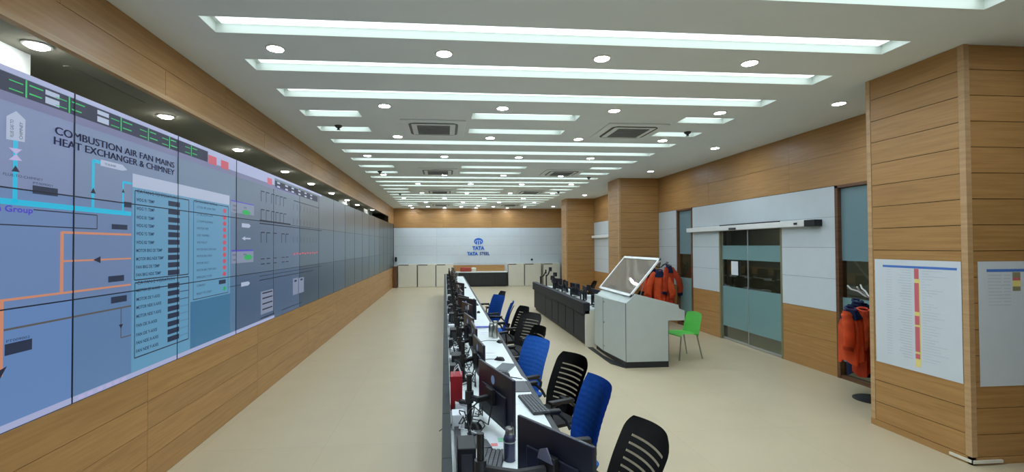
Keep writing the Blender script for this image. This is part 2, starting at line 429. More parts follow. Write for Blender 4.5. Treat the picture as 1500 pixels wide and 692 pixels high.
# sliding door
DR = thing('door_1', 'double sliding glass door with frosted bands', None); DR['kind'] = 'structure'
for i, (y0, y1) in enumerate(((D0 + 0.01, 8.575), (8.585, D1 - 0.01))):
    xo = XR + 0.02 + 0.02 * i
    lf = MB().box(xo, xo + 0.01, y0, y1, 0.015, 2.30).build('door_leaf', GLASS, DR)
    for z0, z1 in ((1.68, 1.97), (0.285, 1.12)): MB().box(xo - 0.004, xo - 0.0005, y0 + 0.004, y1 - 0.004, z0, z1).build('frosted_film', FROST, lf)
    b = MB(); b.box(xo - 0.006, xo + 0.016, y0, y0 + 0.018, 0.015, 2.30); b.box(xo - 0.006, xo + 0.016, y1 - 0.018, y1, 0.015, 2.30); b.box(xo - 0.006, xo + 0.016, y0, y1, 0.012, 0.05)
    b.build('edge_rail', ALU, lf)
b = MB().box(XR - 0.004, XR + 0.08, D0 - 0.03, D0 + 0.012, 0, 2.27); b.box(XR - 0.004, XR + 0.08, D1 - 0.012, D1 + 0.03, 0, 2.27)
b.build('door_jamb', mat('olive_jamb', (128, 122, 92), 0.5), DR)
o = MB().box(XR + 0.008, XR + 0.0115, 8.86, 9.08, 1.372, 1.65).build('notice_sheet', PAPER); tag(o, 'white paper notice taped to the sliding glass door', 'notice')
HD = thing('door_operator', 'long white sliding door operator box above the glass door', 'door operator', (0, 0, 0))
MB().box(XR - 0.13, XR - 0.001, 6.96, 10.59, 2.278, 2.376, bev=0.008).build('housing', WHITEM, HD)
MB().box(XR - 0.132, XR - 0.001, 6.74, 6.958, 2.275, 2.378, bev=0.006).build('end_cap', BLACK, HD)
MB().box(XR - 0.05, XR - 0.012, 7.64, 9.38, 2.377, 2.40).build('rail_slot', BLACK, HD)
MB().box(XR - 0.142, XR - 0.128, 7.10, 7.17, 2.31, 2.345, bev=0.004).build('sensor', BLACK, HD)
MB().box(XR - 0.16, XR - 0.128, 8.70, 8.90, 2.286, 2.326, bev=0.008).build('motion_sensor', CHAR, HD)
HD2 = thing('door_operator', 'distant white door operator bar on wall between the two far columns', 'door operator')
MB().box(XR - 0.13, XR - 0.001, 14.6, 17.75, 2.255, 2.35, bev=0.008).build('housing', WHITEM, HD2)

# ---- columns
def column(name, y0, y1, label):
    b = MB().box(XC + 0.012, XR + 0.15, y0 + 0.012, y1, 0, H)
    c = struct(name, b, JOINT, label)
    rows = [(0.066, 0.265)] + [(0.265 + 0.2373 * i, 0.265 + 0.2373 * (i + 1)) for i in range(14)] + [(0.265 + 0.2373 * 14, H)]
    tw = 0.05
    planks_y(c, XC, XC + 0.012, rows, y0 + tw, y1 - tw, 3, WOOD, 0.006)
    planks_x(c, y0, y0 + 0.012, rows, XC + tw, XR, 3, WOOD, 0.006)
    for (xa, xb, ya, yb) in ((XC - 0.003, XC + tw, y0 - 0.003, y0 + tw), (XC - 0.003, XC + 0.012, y1 - tw, y1)):
        MB().box(xa, xb, ya, yb, 0.066, H).build('corner_trim', WOODL, c)
    b = MB().box(XC - 0.008, XC + 0.03, y0 - 0.008, y1, 0, 0.064); b.box(XC - 0.008, XR, y0 - 0.008, y0 + 0.03, 0, 0.064); b.build('skirting', WOOD, c)
    return c
C1 = column('wall_column', 3.8226, 4.812, 'near wood clad square column carrying two printed charts')
column('wall_column', 12.276, 13.10, 'middle wood clad square column past the sliding door')
column('wall_column', 17.811, 18.50, 'farthest wood clad square column near the end wall')
o = MB().box(XC - 0.02, XC - 0.009, 3.80, 4.0, 0.02, 0.045).build('skirting_tape', CREAM, C1)
MB().box(XC - 0.02, 5.0, 3.795, 3.812, 0.02, 0.045).build('skirting_tape', CREAM, C1)

# ------------------------------------------------------------------ ceiling fixtures
DEP = 0.075
mesh_cache = {}
vis = [s for s in slots]
longs = sorted({s[0] for s in slots if s[5] == 'long' and s[0] >= 0}); shorts = sorted({s[0] for s in slots if s[5] != 'long' and s[0] >= 0})
for (k, x0, x1, y0, y1, which) in slots:
    cx, cy, L = (x0 + x1) / 2, (y0 + y1) / 2, x1 - x0
    if k < -1: lab = '%s ceiling light slot overhead and behind the camera, %s row back' % ('full-width' if which == 'long' else which, ORD[-2 - k]); grp = 'ceiling light slots behind the camera'
    elif k == -1: lab = 'long lit ceiling slot nearest the camera, cut by the top edge'; grp = 'long ceiling light slots'
    elif which == 'long': lab = 'long lit ceiling slot across the room, %s whole one counted from the camera' % ORD[longs.index(k)]; grp = 'long ceiling light slots'
    else: lab = '%s short lit ceiling slot, %s row of short slots from the camera' % (which, ORD[shorts.index(k)]); grp = 'short ceiling light slots'
    t = thing('ceiling_light_slot', lab, 'ceiling light', (cx, cy, H), 0, grp)
    key = round(L, 3)
    if key not in mesh_cache:
        hw, hl = SLOT_W / 2, L / 2
        b = MB(); e = 0.003
        b.box(-hl - 0.0005, hl + 0.0005, -hw - 0.0005, -hw + e, -0.001, DEP + 0.02); b.box(-hl - 0.0005, hl + 0.0005, hw - e, hw + 0.0005, -0.001, DEP + 0.02)
        b.box(-hl - 0.0005, -hl + e, -hw, hw, -0.001, DEP + 0.02); b.box(hl - e, hl + 0.0005, -hw, hw, -0.001, DEP + 0.02)
        b.box(-hl, hl, -hw, hw, DEP + 0.006, DEP + 0.02)
        o1 = b.build('housing', TROUGH, t)
        o2 = MB().box(-hl + 0.06, hl - 0.06, -hw + 0.02, hw - 0.025, DEP - 0.006, DEP + 0.004).build('diffuser', STRIP, t)
        mesh_cache[key] = (o1.data, o2.data)
    else:
        part('housing', mesh_cache[key][0], t); part('diffuser', mesh_cache[key][1], t)

GA, GB = (-1.54, 0.0, 1.53, 3.05), (-0.77, 0.77, 2.29, 3.79)
ROWS = [(4.38, GA), (6.08, GB), (7.78, GB), (9.48, GA), (11.97, GA), (13.66, GB), (16.07, GB), (17.85, GA), (19.45, GB), (21.20, GA), (21.78, GB), (22.45, GA)]
BROWS = [(2.68, GB), (0.98, GA), (-1.2, GB), (-2.9, GA)]
ring_me = lens_me = None
def downlight(x, y, z, lab, grp, r=0.085, m=None):
    global ring_me, lens_me
    t = thing('recessed_downlight', lab, 'downlight', (x, y, z), 0, grp)
    if ring_me is None:
        o = MB().lathe([(0.088, 0.0), (0.088, -0.006), (0.072, -0.010), (0.069, 0.0)], (0, 0, 0), 24).build('trim_ring', WHITEM, t); ring_me = o.data
        o = MB().lathe([(0.068, -0.001), (0.068, -0.006), (0.04, -0.008)], (0, 0, 0), 24).build('lens', SPOT, t); lens_me = o.data
    else: part('trim_ring', ring_me, t); part('lens', lens_me, t)
    return t
side = ['leftmost', 'second from left', 'third from left', 'rightmost']
for i, (y, g) in enumerate(ROWS):
    for j, x in enumerate(g): downlight(x, y, H, 'round ceiling downlight, %s in the %s row from the camera' % (side[j], ORD[i]), 'downlights between the light slots')
for i, (y, g) in enumerate(BROWS):
    for j, x in enumerate(g): downlight(x, y, H, 'round ceiling downlight overhead or behind the camera, %s in the %s row back' % (side[j], ORD[i]), 'downlights behind the camera')
for i, y in enumerate((5.57, 8.34, 11.10, 16.55, 21.5)):
    downlight(5.09, y, H, 'round ceiling downlight along the right wall, %s from the near column' % ORD[i], 'downlights along the right wall')
downlight(5.09, 2.8, H, 'round ceiling downlight on the camera side of the near column', 'downlights behind the camera')
lens_keep = lens_me
vo = None
for i, (x, y) in enumerate(((-2.90, 3.565), (-3.07, 5.407), (-3.06, 7.20), (-3.065, 9.247), (-3.07, 11.03), (-3.07, 12.99), (-3.05, 14.9), (-3.05, 16.61), (-2.88, 18.9))):
    t = thing('recessed_downlight', 'small downlight in the dark gap above the video wall, %s from the camera' % ORD[i], 'downlight', (x, y, 3.45), 0, 'downlights above the video wall')
    part('trim_ring', ring_me, t)
    if vo is None: vo = MB().lathe([(0.068, -0.001), (0.066, -0.012), (0.05, -0.024), (0.02, -0.030)], (0, 0, 0), 24).build('lens', SPOTS, t).data
    else: part('lens', vo, t)

for i, y in enumerate((6.4, 8.6, 10.9)):  # unseen lamps added to brighten the corridor behind the door glass
    downlight(7.3, y, 2.95, 'added unseen fill light in the corridor behind the glass, %s from the near column' % ORD[i], 'added corridor fill lights')
def cassette(x, y, lab):
    t = thing('cassette_air_conditioner', lab, 'air conditioner', (x, y, H), 0, 'ceiling cassette units')
    p = 0.475
    MB().box(-p, p, -p, p, -0.022, 0.0, bev=0.008).build('panel', CEIL, t)
    # rounded ring of air outlets
    def rr(h, r, n=6):
        pts = []
        for cx, cy, a0 in ((h - r, h - r, 0), (-h + r, h - r, PI / 2), (-h + r, -h + r, PI), (h - r, -h + r, 1.5 * PI)):
            for i in range(n + 1): a = a0 + PI / 2 * i / n; pts.append((cx + r * math.cos(a), cy + r * math.sin(a)))
        return pts
    A, B_ = rr(0.365, 0.10), rr(0.328, 0.07); n = len(A)
    b = MB(); vs = [(q[0], q[1], -0.028) for q in A] + [(q[0], q[1], -0.028) for q in B_] + [(q[0], q[1], -0.02) for q in A] + [(q[0], q[1], -0.02) for q in B_]
    fs = []
    for i in range(n):
        j = (i + 1) % n
        fs += [(i, j, n + j, n + i), (i, 2 * n + i, 2 * n + j, j), (n + i, n + j, 3 * n + j, 3 * n + i)]
    b.add(vs, fs); b.build('outlet_ring', CHAR, t)
    MB().box(-0.325, 0.325, -0.325, 0.325, -0.034, -0.022, bev=0.01).build('grille_frame', CEIL, t)
    MB().box(-0.245, 0.245, -0.265, 0.265, -0.037, -0.034).build('grille_backing', mat('grille_grey', (104, 110, 114), 0.7), t)
    sl = None
    for i in range(9):
        yy = -0.24 + 0.06 * i
        if sl is None: o = MB().box(-0.245, 0.245, -0.006, 0.006, -0.046, -0.037).build('grille_slat', mat('grille_slat_grey', (150, 156, 158), 0.6), t); sl = o.data
        else: o = part('grille_slat', sl, t)
        o.location = (0, yy, 0)
    return t
rown = ['nearest pair', 'second pair', 'third pair', 'farthest pair']
for i, kk in enumerate((7.18, 11.42, 15.66, 20.75)):
    cassette(-0.16, kk, 'white ceiling cassette air conditioner, left of the %s' % rown[i])
    cassette(2.92, kk, 'white ceiling cassette air conditioner, right of the %s' % rown[i])
for i, (x, y) in enumerate(((-1.589, 7.14), (-1.567, 11.46), (-1.548, 16.39), (3.915, 7.17), (3.871, 12.19), (3.866, 15.54))):
    o = MB().lathe([(0.055, 0.0), (0.055, -0.012), (0.04, -0.03), (0.018, -0.042), (0.018, -0.06), (0.03, -0.064)], (x, y, H), 16).build('smoke_detector', CHAR)
    tag(o, 'small dark ceiling detector on the %s side, %s from the camera' % ('left' if x < 0 else 'right', ORD[i % 3]), 'detector', 'ceiling detectors')

# ------------------------------------------------------------------ video wall
VW = thing('video_wall', 'long video wall of tiled screens showing plant process graphics', 'video wall', (XL, 3.325, 0.96))
VW_INV = Matrix.Translation((-XL, -3.325, -0.96))
PW, PH, VZ0, VY0 = 1.215, 0.6905, 0.9619, 3.325
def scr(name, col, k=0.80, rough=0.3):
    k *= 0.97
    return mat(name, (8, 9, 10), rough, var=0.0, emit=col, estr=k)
PX = XL - 0.003
panel_me = {}
BEZEL = mat('bezel_navy', (18, 24, 44), 0.5, var=0)
def panel_col(c, r):  # far columns dimmer: viewing-angle falloff of the screens put into their colours
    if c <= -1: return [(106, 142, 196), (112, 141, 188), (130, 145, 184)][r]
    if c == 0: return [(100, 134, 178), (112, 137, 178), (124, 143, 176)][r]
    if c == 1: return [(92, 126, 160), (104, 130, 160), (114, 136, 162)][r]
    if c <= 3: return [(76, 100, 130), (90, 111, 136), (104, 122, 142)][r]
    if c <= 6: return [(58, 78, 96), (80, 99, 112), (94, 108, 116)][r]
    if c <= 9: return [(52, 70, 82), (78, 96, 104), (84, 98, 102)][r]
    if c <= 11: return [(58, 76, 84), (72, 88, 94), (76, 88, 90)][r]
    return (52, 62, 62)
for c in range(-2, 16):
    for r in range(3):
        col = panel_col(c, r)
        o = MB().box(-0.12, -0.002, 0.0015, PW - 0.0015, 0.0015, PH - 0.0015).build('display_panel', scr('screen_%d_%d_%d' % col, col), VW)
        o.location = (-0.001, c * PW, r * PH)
MB().box(-0.16, -0.122, -2 * PW, 16 * PW, 0.0, 3 * PH).build('mounting_frame', BLACK, VW)

bz = MB().box(-0.001, 0.0042, -0.004, 0.004, 0.0, 3 * PH).build('bezel_strip', BEZEL, VW); bz.location = (0, -PW, 0)
for c in range(0, 3): o = part('bezel_strip', bz.data, VW); o.location = (0, c * PW, 0)
bz2 = MB().box(-0.002, 0.0003, -0.002, 0.002, 0.0, 3 * PH).build('bezel_strip', BEZEL, VW); bz2.location = (0, 3 * PW, 0)
for c in range(4, 16): o = part('bezel_strip', bz2.data, VW); o.location = (0, c * PW, 0)
for r in (1, 2):
    o = MB().box(-0.001, 0.0040, -2 * PW, 3 * PW, -0.004, 0.004).build('bezel_strip', BEZEL, VW); o.location = (0, 0, r * PH)
    o = MB().box(-0.002, 0.0008, 3 * PW, 16 * PW, -0.003, 0.003).build('bezel_strip', BEZEL, VW); o.location = (0, 0, r * PH)
GX = {0: 0.0005, 1: 0.0015, 2: 0.0025, 3: 0.0035}
def flat(b, y0, y1, z0, z1, lay):
    x = XL + GX[lay]
    b.add([(x, y0, z0), (x, y1, z0), (x, y1, z1), (x, y0, z1)], [(0, 1, 2, 3)], False, VW_INV)
def poly(b, pts, lay):
    x = XL + GX[lay]
    b.add([(x, y, z) for y, z in pts], [tuple(range(len(pts)))], False, VW_INV)
def hl(b, y0, y1, z, w, lay=1): flat(b, y0, y1, z - w / 2, z + w / 2, lay)
def vl(b, y, z0, z1, w, lay=1): flat(b, y - w / 2, y + w / 2, z0, z1, lay)
def outline(b, y0, y1, z0, z1, w, lay=2):
    hl(b, y0, y1, z0, w, lay); hl(b, y0, y1, z1, w, lay); vl(b, y0, z0, z1, w, lay); vl(b, y1, z0, z1, w, lay)
def vtext(b, txt, y, z, size, lay=3, bold=0.0, width=None, rot=0.0):
    M = VW_INV @ Matrix.Translation((XL + GX[lay], y, z)) @ Matrix.Rotation(PI / 2, 4, 'Z') @ Matrix.Rotation(PI / 2, 4, 'X') @ Matrix.Rotation(rot, 4, 'Z')
    text_into(b, txt, size, M, bold, width=width)
DARKG = mat('graphic_dark', (14, 20, 34), 0.5, var=0, emit=(40, 52, 84), estr=0.5)
INK = mat('graphic_ink', (10, 12, 20), 0.5, var=0, emit=(40, 44, 66), estr=0.6)
b = MB(); flat(b, VY0 - 2 * PW, 5.08, 2.885, 2.995, 0); flat(b, 7.02, 9.3, 2.86, 2.965, 0)
b.build('toolbar_graphic', mat('graphic_toolbar', (10, 14, 20), 0.5, var=0, emit=(46, 46, 70), estr=0.8), VW)
b = MB(); flat(b, VY0 - 2 * PW, 9.6, 2.998, 3.031, 0); flat(b, VY0 - 2 * PW, 7.0, 0.964, 1.004, 0); flat(b, 5.09, 7.0, 2.89, 2.998, 0)
b.build('title_bar_graphic', scr('graphic_titlebar', (176, 184, 222), 0.8), VW)
b = MB(); flat(b, VY0 - 2 * PW, 8.0, 2.832, 2.884, 0); b.build('menu_bar_graphic', scr('graphic_menubar', (120, 122, 162), 0.8), VW)
b = MB()
for y in (2.962, 3.279, 3.772, 4.101, 4.401, 4.763):
    vl(b, y, 2.887, 2.993, 0.012, 2)
    for dz in (0.028, -0.022): hl(b, y + 0.02, y + 0.10 + 0.05 * random.random(), 2.94 + dz, 0.008, 2); hl(b, y - 0.11, y - 0.02, 2.93 + dz, 0.006, 2)
b.build('alarm_ticks_graphic', scr('graphic_green', (40, 190, 96), 0.9), VW)
b = MB()
for y0, y1 in ((3.094, 3.2), (3.527, 3.641)): flat(b, y0, y1, 2.952, 2.982, 2); flat(b, y0, y1, 2.898, 2.938, 2)
for y in (7.1, 7.45, 7.75, 8.1, 8.45, 8.8): flat(b, y, y + 0.12, 2.93, 2.955, 2); flat(b, y, y + 0.12, 2.875, 2.9, 2)
poly(b, [(2.84, 2.614), (2.957, 2.622), (2.96, 2.755), (2.9, 2.79), (2.84, 2.745)], 1)      # up arrow label
poly(b, [(3.563, 2.587), (3.79, 2.587), (3.845, 2.601), (3.79, 2.632), (3.563, 2.632)], 2)
for y0, y1, z0, z1 in ((5.904, 6.164, 2.235, 2.285), (5.891, 6.149, 1.51, 1.56)): poly(b, [(y0, z0), (y1 - 0.05, z0), (y1, (z0 + z1) / 2), (y1 - 0.05, z1), (y0, z1)], 2)
poly(b, [(5.905, 2.10), (6.0, 2.125), (6.0, 2.108), (6.16, 2.108), (6.16, 2.09), (6.0, 2.09), (6.0, 2.072)], 2)
flat(b, 3.909, 5.577, 2.478, 2.585, 1)
b.build('label_graphic', scr('graphic_white', (182, 196, 222), 0.8), VW)
b = MB(); flat(b, 5.611, 6.268, 2.40, 2.53, 1); flat(b, 5.633, 6.253, 1.80, 1.94, 1); flat(b, 6.502, 6.954, 1.077, 1.387, 1); flat(b, 7.83, 8.1, 1.2, 1.47, 1); flat(b, 8.14, 8.42, 1.2, 1.46, 1)
b.build('label_graphic', scr('graphic_pale', (136, 148, 174), 0.8), VW)
b = MB(); flat(b, 4.76, 5.6, 1.006, 1.46, 1); b.build('table_window_graphic', scr('graphic_cyan_angle_dim', (68, 122, 160), 0.8), VW)  # darker window corner: viewing-angle dimming painted into the display colour
b = MB(); flat(b, 3.909, 4.76, 1.006, 2.478, 1); flat(b, 4.76, 5.6, 1.46, 2.478, 1); b.build('table_window_graphic', scr('graphic_cyanblue', (104, 160, 196), 0.8), VW)
b = MB()
vl(b, 2.898, 2.26, 2.62, 0.03); hl(b, VY0 - 2 * PW, 3.896, 2.262, 0.034); vl(b, 3.494, 2.262, 2.616, 0.026); hl(b, 3.494, 3.565, 2.61, 0.024); vl(b, 3.801, 2.262, 2.508, 0.02); hl(b, 3.801, 3.9, 2.502, 0.018)
b.build('pipe_graphic', scr('graphic_cyan', (38, 186, 224), 0.9), VW, )
b = MB()
hl(b, 3.228, 3.9, 2.097, 0.016); vl(b, 3.232, 1.70, 2.10, 0.026); hl(b, 3.241, 3.9, 1.91, 0.012); hl(b, 2.817, 3.9, 1.704, 0.014); vl(b, 2.823, 1.28, 1.71, 0.028)
b.build('pipe_graphic', scr('graphic_orange', (214, 146, 116), 0.8), VW)
b = MB(); hl(b, 2.839, 3.905, 1.536, 0.012); vl(b, 3.789, 1.306, 1.536, 0.010); hl(b, 3.789, 3.907, 1.306, 0.008)
b.build('pipe_graphic', scr('graphic_brown', (104, 100, 96), 0.7), VW)
b = MB()
for y0, y1, z0, z1 in ((3.01, 3.193, 2.325, 2.375), (3.678, 3.85, 2.134, 2.172), (3.647, 3.816, 1.74, 1.785), (3.677, 3.849, 1.58, 1.628), (2.844, 3.018, 1.39, 1.455), (3.809, 3.895, 2.31, 2.352)): flat(b, y0, y1, z0, z1, 3)
CZ1 = (2.391, 2.317, 2.244, 2.177, 2.11, 2.042, 1.969, 1.904, 1.837, 1.767); CZ2 = (1.648, 1.581, 1.511, 1.442, 1.377, 1.306, 1.237, 1.17)
for z in CZ1 + CZ2: flat(b, 4.388, 4.57, z - 0.023, z + 0.023, 2)
flat(b, 5.33, 5.49, 1.585, 1.63, 2)
for y in (7.9, 8.22): flat(b, y, y + 0.12, 1.41, 1.44, 2)
b.build('readout_graphic', DARKG, VW)
b = MB()
poly(b, [(2.873, 2.437), (2.926, 2.44), (2.898, 2.475)], 2); poly(b, [(3.47, 2.38), (3.52, 2.38), (3.495, 2.42)], 2); poly(b, [(3.785, 2.42), (3.817, 2.42), (3.801, 2.45)], 2)
poly(b, [(3.50, 1.91), (3.57, 1.885), (3.57, 1.935)], 2); poly(b, [(3.765, 1.41), (3.81, 1.41), (3.788, 1.375)], 2); poly(b, [(2.79, 1.31), (2.86, 1.33), (2.82, 1.27)], 2)
outline(b, 3.938, 4.723, 1.735, 2.452, 0.009); outline(b, 3.945, 4.729, 1.113, 1.712, 0.009); outline(b, 4.81, 5.548, 1.478, 2.455, 0.007)
hl(b, 3.02, 3.535, 2.228, 0.007); vl(b, 3.535, 2.13, 2.228, 0.007); hl(b, VY0 - 2 * PW, 3.535, 2.13, 0.007)
hl(b, 5.56, 5.9, 1.535, 0.008); hl(b, 6.45, 9.0, 1.545, 0.012); hl(b, 6.45, 9.6, 1.60, 0.008)
for z in CZ2: hl(b, 4.575, 4.725, z, 0.008)
for z in (1.36, 1.29, 1.215, 1.14): hl(b, 6.55, 6.92, z, 0.018, 3)
hl(b, 6.5, 7.0, 1.03, 0.014, 2); hl(b, 7.3, 8.3, 1.03, 0.01, 2)
for y in (6.50, 6.68, 6.88, 7.05, 7.22, 7.38):
    for z in (2.69, 2.44): vl(b, y, z - 0.08, z + 0.06, 0.016, 2); hl(b, y, y + 0.12, z + 0.06, 0.012, 2)
for y in (6.50, 6.70, 6.96, 7.3, 7.48): vl(b, y, 2.05, 2.19, 0.018, 2); hl(b, y, y + 0.13, 2.19, 0.014, 2); hl(b, y, y + 0.13, 1.83, 0.012, 2); hl(b, y, y + 0.13, 1.76, 0.012, 2)
for i in range(8): y = 7.85 + 0.19 * i; vl(b, y, 2.6, 2.7, 0.012, 2); vl(b, y, 2.36, 2.46, 0.012, 2); vl(b, y, 2.06, 2.16, 0.01, 2)
hl(b, 6.45, 7.7, 2.35, 0.022, 2); hl(b, 6.45, 9.6, 2.31, 0.014, 2); hl(b, 7.85, 9.4, 2.75, 0.012, 2)
b.build('diagram_line_graphic', INK, VW)
b = MB()
for dy in (0.0, 0.0035, 0.007):
    vtext(b, 'COMBUSTION AIR FAN MAINS', 3.160 + dy, 2.722, 0.072, width=1.305)
    vtext(b, 'HEAT EXCHANGER & CHIMNEY', 3.150 + dy, 2.655, 0.072, width=1.315)
b.build('title_lettering', mat('graphic_title', (12, 14, 26), 0.5, var=0, emit=(52, 56, 84), estr=0.6), VW)
b = MB()
vtext(b, 'CA FAN-2 TEMPERATURE', 3.96, 2.436, 0.042, width=0.56); vtext(b, 'CA FAN-2 VIBRATION', 3.97, 1.695, 0.042, width=0.52); vtext(b, 'CA FAN DRIVE TRIPPING', 4.83, 2.44, 0.036, width=0.45)
for z, s in zip((2.384, 2.313, 2.242, 2.176, 2.11, 2.039, 1.973, 1.905, 1.839, 1.776), ('WDG R1 TEMP', 'WDG Y1 TEMP', 'WDG B1 TEMP', 'WDG R2 TEMP', 'WDG Y2 TEMP', 'WDG B2 TEMP', 'MOTOR BRG DE TEMP', 'MOTOR BRG NDE TEMP', 'FAN BRG DE TEMP', 'FAN BRG NDE TEMP')): vtext(b, s, 3.955, z - 0.014, 0.036, 3, 0.0007, width=0.0185 * len(s) + 0.03)
for z, s in zip((1.651, 1.58, 1.514, 1.443, 1.369, 1.295, 1.23, 1.164), ('MOTOR DE X-AXIS', 'MOTOR DE Y-AXIS', 'MOTOR NDE X-AXIS', 'MOTOR NDE Y-AXIS', 'FAN DE X-AXIS', 'FAN DE Y-AXIS', 'FAN NDE X-AXIS', 'FAN NDE Y-AXIS')): vtext(b, s, 3.962, z - 0.014, 0.036, 3, 0.0007, width=0.0185 * len(s) + 0.03)
RZ = (2.40, 2.326, 2.258, 2.187, 2.116, 2.045, 1.974, 1.907, 1.836, 1.765, 1.693)
for z, s in zip(RZ + (1.61, 1.53), ('LT OIL PR LOW TRIP', 'LT OIL FLOW LOW', 'LT PUMP RUNNING', 'MOTOR TRIP', 'VFD TRIPPED', 'VFD FAULT', 'MOTOR WDG TEMP HIGH', 'MOTOR BRG HIGH', 'MOTOR FAULT', 'MOTOR BRG TEMP HIGH', 'EMERGENCY STOP', 'CURRENT', 'READY TO START')): vtext(b, s, 4.87, z - 0.012, 0.03, width=0.0185 * len(s) + 0.04)
vtext(b, 'FLUE GAS TO', 2.882, 2.632, 0.03, rot=PI / 2, width=0.1); vtext(b, 'CHIMNEY', 2.94, 2.632, 0.03, rot=PI / 2, width=0.1)
vtext(b, 'TO BURNER', 3.60, 2.600, 0.022); vtext(b, 'FLUE-TO-CHIMNEY', 2.82, 2.408, 0.022, width=0.26); vtext(b, 'PT009001', 3.01, 2.382, 0.02, width=0.14); vtext(b, 'PT009002', 2.85, 1.462, 0.022, width=0.15)
for y, z in ((5.66, 2.47), (5.66, 2.42), (5.95, 2.47), (5.66, 1.89), (5.66, 1.83), (5.95, 1.89)): vtext(b, 'MODE', y, z, 0.03)
b.build('table_lettering', mat('graphic_text', (10, 14, 30), 0.5, var=0, emit=(30, 48, 84), estr=0.6), VW)
b = MB(); vtext(b, 'Fan Group', 2.72, 2.205, 0.05, bold=0.001, width=0.29); hl(b, 5.61, 6.27, 2.535, 0.012, 2); hl(b, 5.63, 6.25, 1.95, 0.016, 2); b.build('violet_lettering', scr('graphic_violet', (78, 62, 206), 0.8), VW)
def disc(b, y, z, ry, rz, lay=2, n=16): poly(b, [(y + ry * math.cos(2 * PI * i / n), z + rz * math.sin(2 * PI * i / n)) for i in range(n)], lay)
b = MB()
for z in RZ: disc(b, 5.458, z, 0.04, 0.025)
for y, z in ((5.178, 2.922), (5.456, 2.919), (6.81, 2.921)): flat(b, y - 0.09, y + 0.09, z - 0.045, z + 0.045, 2)
for i in range(10): disc(b, 7.9 + 0.15 * i, 1.87 + 0.01 * (i % 2), 0.05, 0.016)
b.build('status_lamp_graphic', scr('graphic_red', (206, 84, 104), 0.8), VW)
b = MB(); disc(b, 6.03, 2.424, 0.12, 0.032); disc(b, 6.09, 1.865, 0.12, 0.034); disc(b, 5.46, 1.53, 0.03, 0.025); b.build('status_lamp_graphic', scr('graphic_lampgreen', (34, 178, 92), 0.85), VW)
b = MB(); poly(b, [(2.854, 2.57), (2.94, 2.575), (2.9, 2.54)], 2); poly(b, [(2.855, 2.5), (2.941, 2.508), (2.9, 2.54)], 2)
for y0 in (3.38, 3.46, 3.55, 3.64, 3.72, 3.8): flat(b, y0, y0 + 0.05, 0.972, 0.995, 2)
b.build('valve_graphic', scr('graphic_lilac', (196, 186, 232), 0.8), VW)

# ------------------------------------------------------------------ printed charts on the near column
CHP = mat('chart_paper', (208, 215, 220), 0.7, var=0.015); CHB = mat('chart_blue', (74, 118, 196), 0.8, var=0.02); CHR = mat('chart_red', (204, 104, 110), 0.8, var=0.05); CHY = mat('chart_yellow', (230, 214, 130), 0.8, var=0.05); CHG = mat('chart_grey_text', (190, 198, 206), 0.8, var=0.05)
t = thing('wall_chart', 'large white printed chart with a red column, on the column side face', 'poster', (XC, 4.305, 0.71))
MB().box(-0.0065, -0.0035, -0.428, 0.43, 0.0, 1.118).build('sheet', CHP, t)
b = MB().box(-0.0075, -0.0066, -0.395, 0.335, 1.035, 1.058); b.build('header_band', CHB, t)
b = MB()
for z0, z1 in ((0.93, 1.032), (0.60, 0.89), (0.47, 0.56), (0.20, 0.45), (0.13, 0.18)): b.box(-0.0075, -0.0066, -0.045, 0.0, z0, z1)
b.build('status_column', CHR, t)
b = MB()
for z0, z1 in ((0.89, 0.93), (0.56, 0.60), (0.45, 0.47), (0.18, 0.20), (0.05, 0.13)): b.box(-0.0075, -0.0066, -0.05, 0.0, z0, z1)
b.box(-0.0075, -0.0066, -0.056, -0.047, 0.10, 0.93); b.build('status_column', CHY, t)
b = MB()
for i in range(34):
    z = 1.01 - i * 0.027
    b.box(-0.0072, -0.0066, 0.03, 0.12 + 0.06 * random.random(), z, z + 0.008); b.box(-0.0072, -0.0066, -0.09 - 0.22 * random.random(), -0.075, z, z + 0.006); b.box(-0.0072, -0.0066, 0.24, 0.30, z, z + 0.006)
b.build('fine_print', CHG, t)
t = thing('wall_chart', 'white printed chart half out of frame, on the column front face', 'poster', (5.24, 3.8226, 0.70))
MB().box(-0.425, 0.43, -0.0065, -0.0035, 0.0, 1.13).build('sheet', CHP, t)
MB().box(-0.34, 0.39, -0.0075, -0.0066, 1.035, 1.06).build('header_band', CHB, t)
for z0, z1 in ((0.98, 1.03), (0.86, 0.90)): MB().box(-0.08, 0.0, -0.0075, -0.0066, z0, z1).build('status_column', mat('chart_olive', (140, 136, 104), 0.8), t)
MB().box(-0.08, 0.0, -0.0075, -0.0066, 0.90, 0.955).build('status_column', CHY, t)
MB().box(-0.08, 0.0, -0.0075, -0.0066, 0.955, 0.98).build('status_column', CHR, t)
b = MB()
for i in range(10): z = 1.0 - i * 0.03; b.box(-0.33, -0.2 + 0.05 * random.random(), -0.0072, -0.0066, z, z + 0.008); b.box(-0.17, -0.1, -0.0072, -0.0066, z, z + 0.008)
b.build('fine_print', CHG, t)

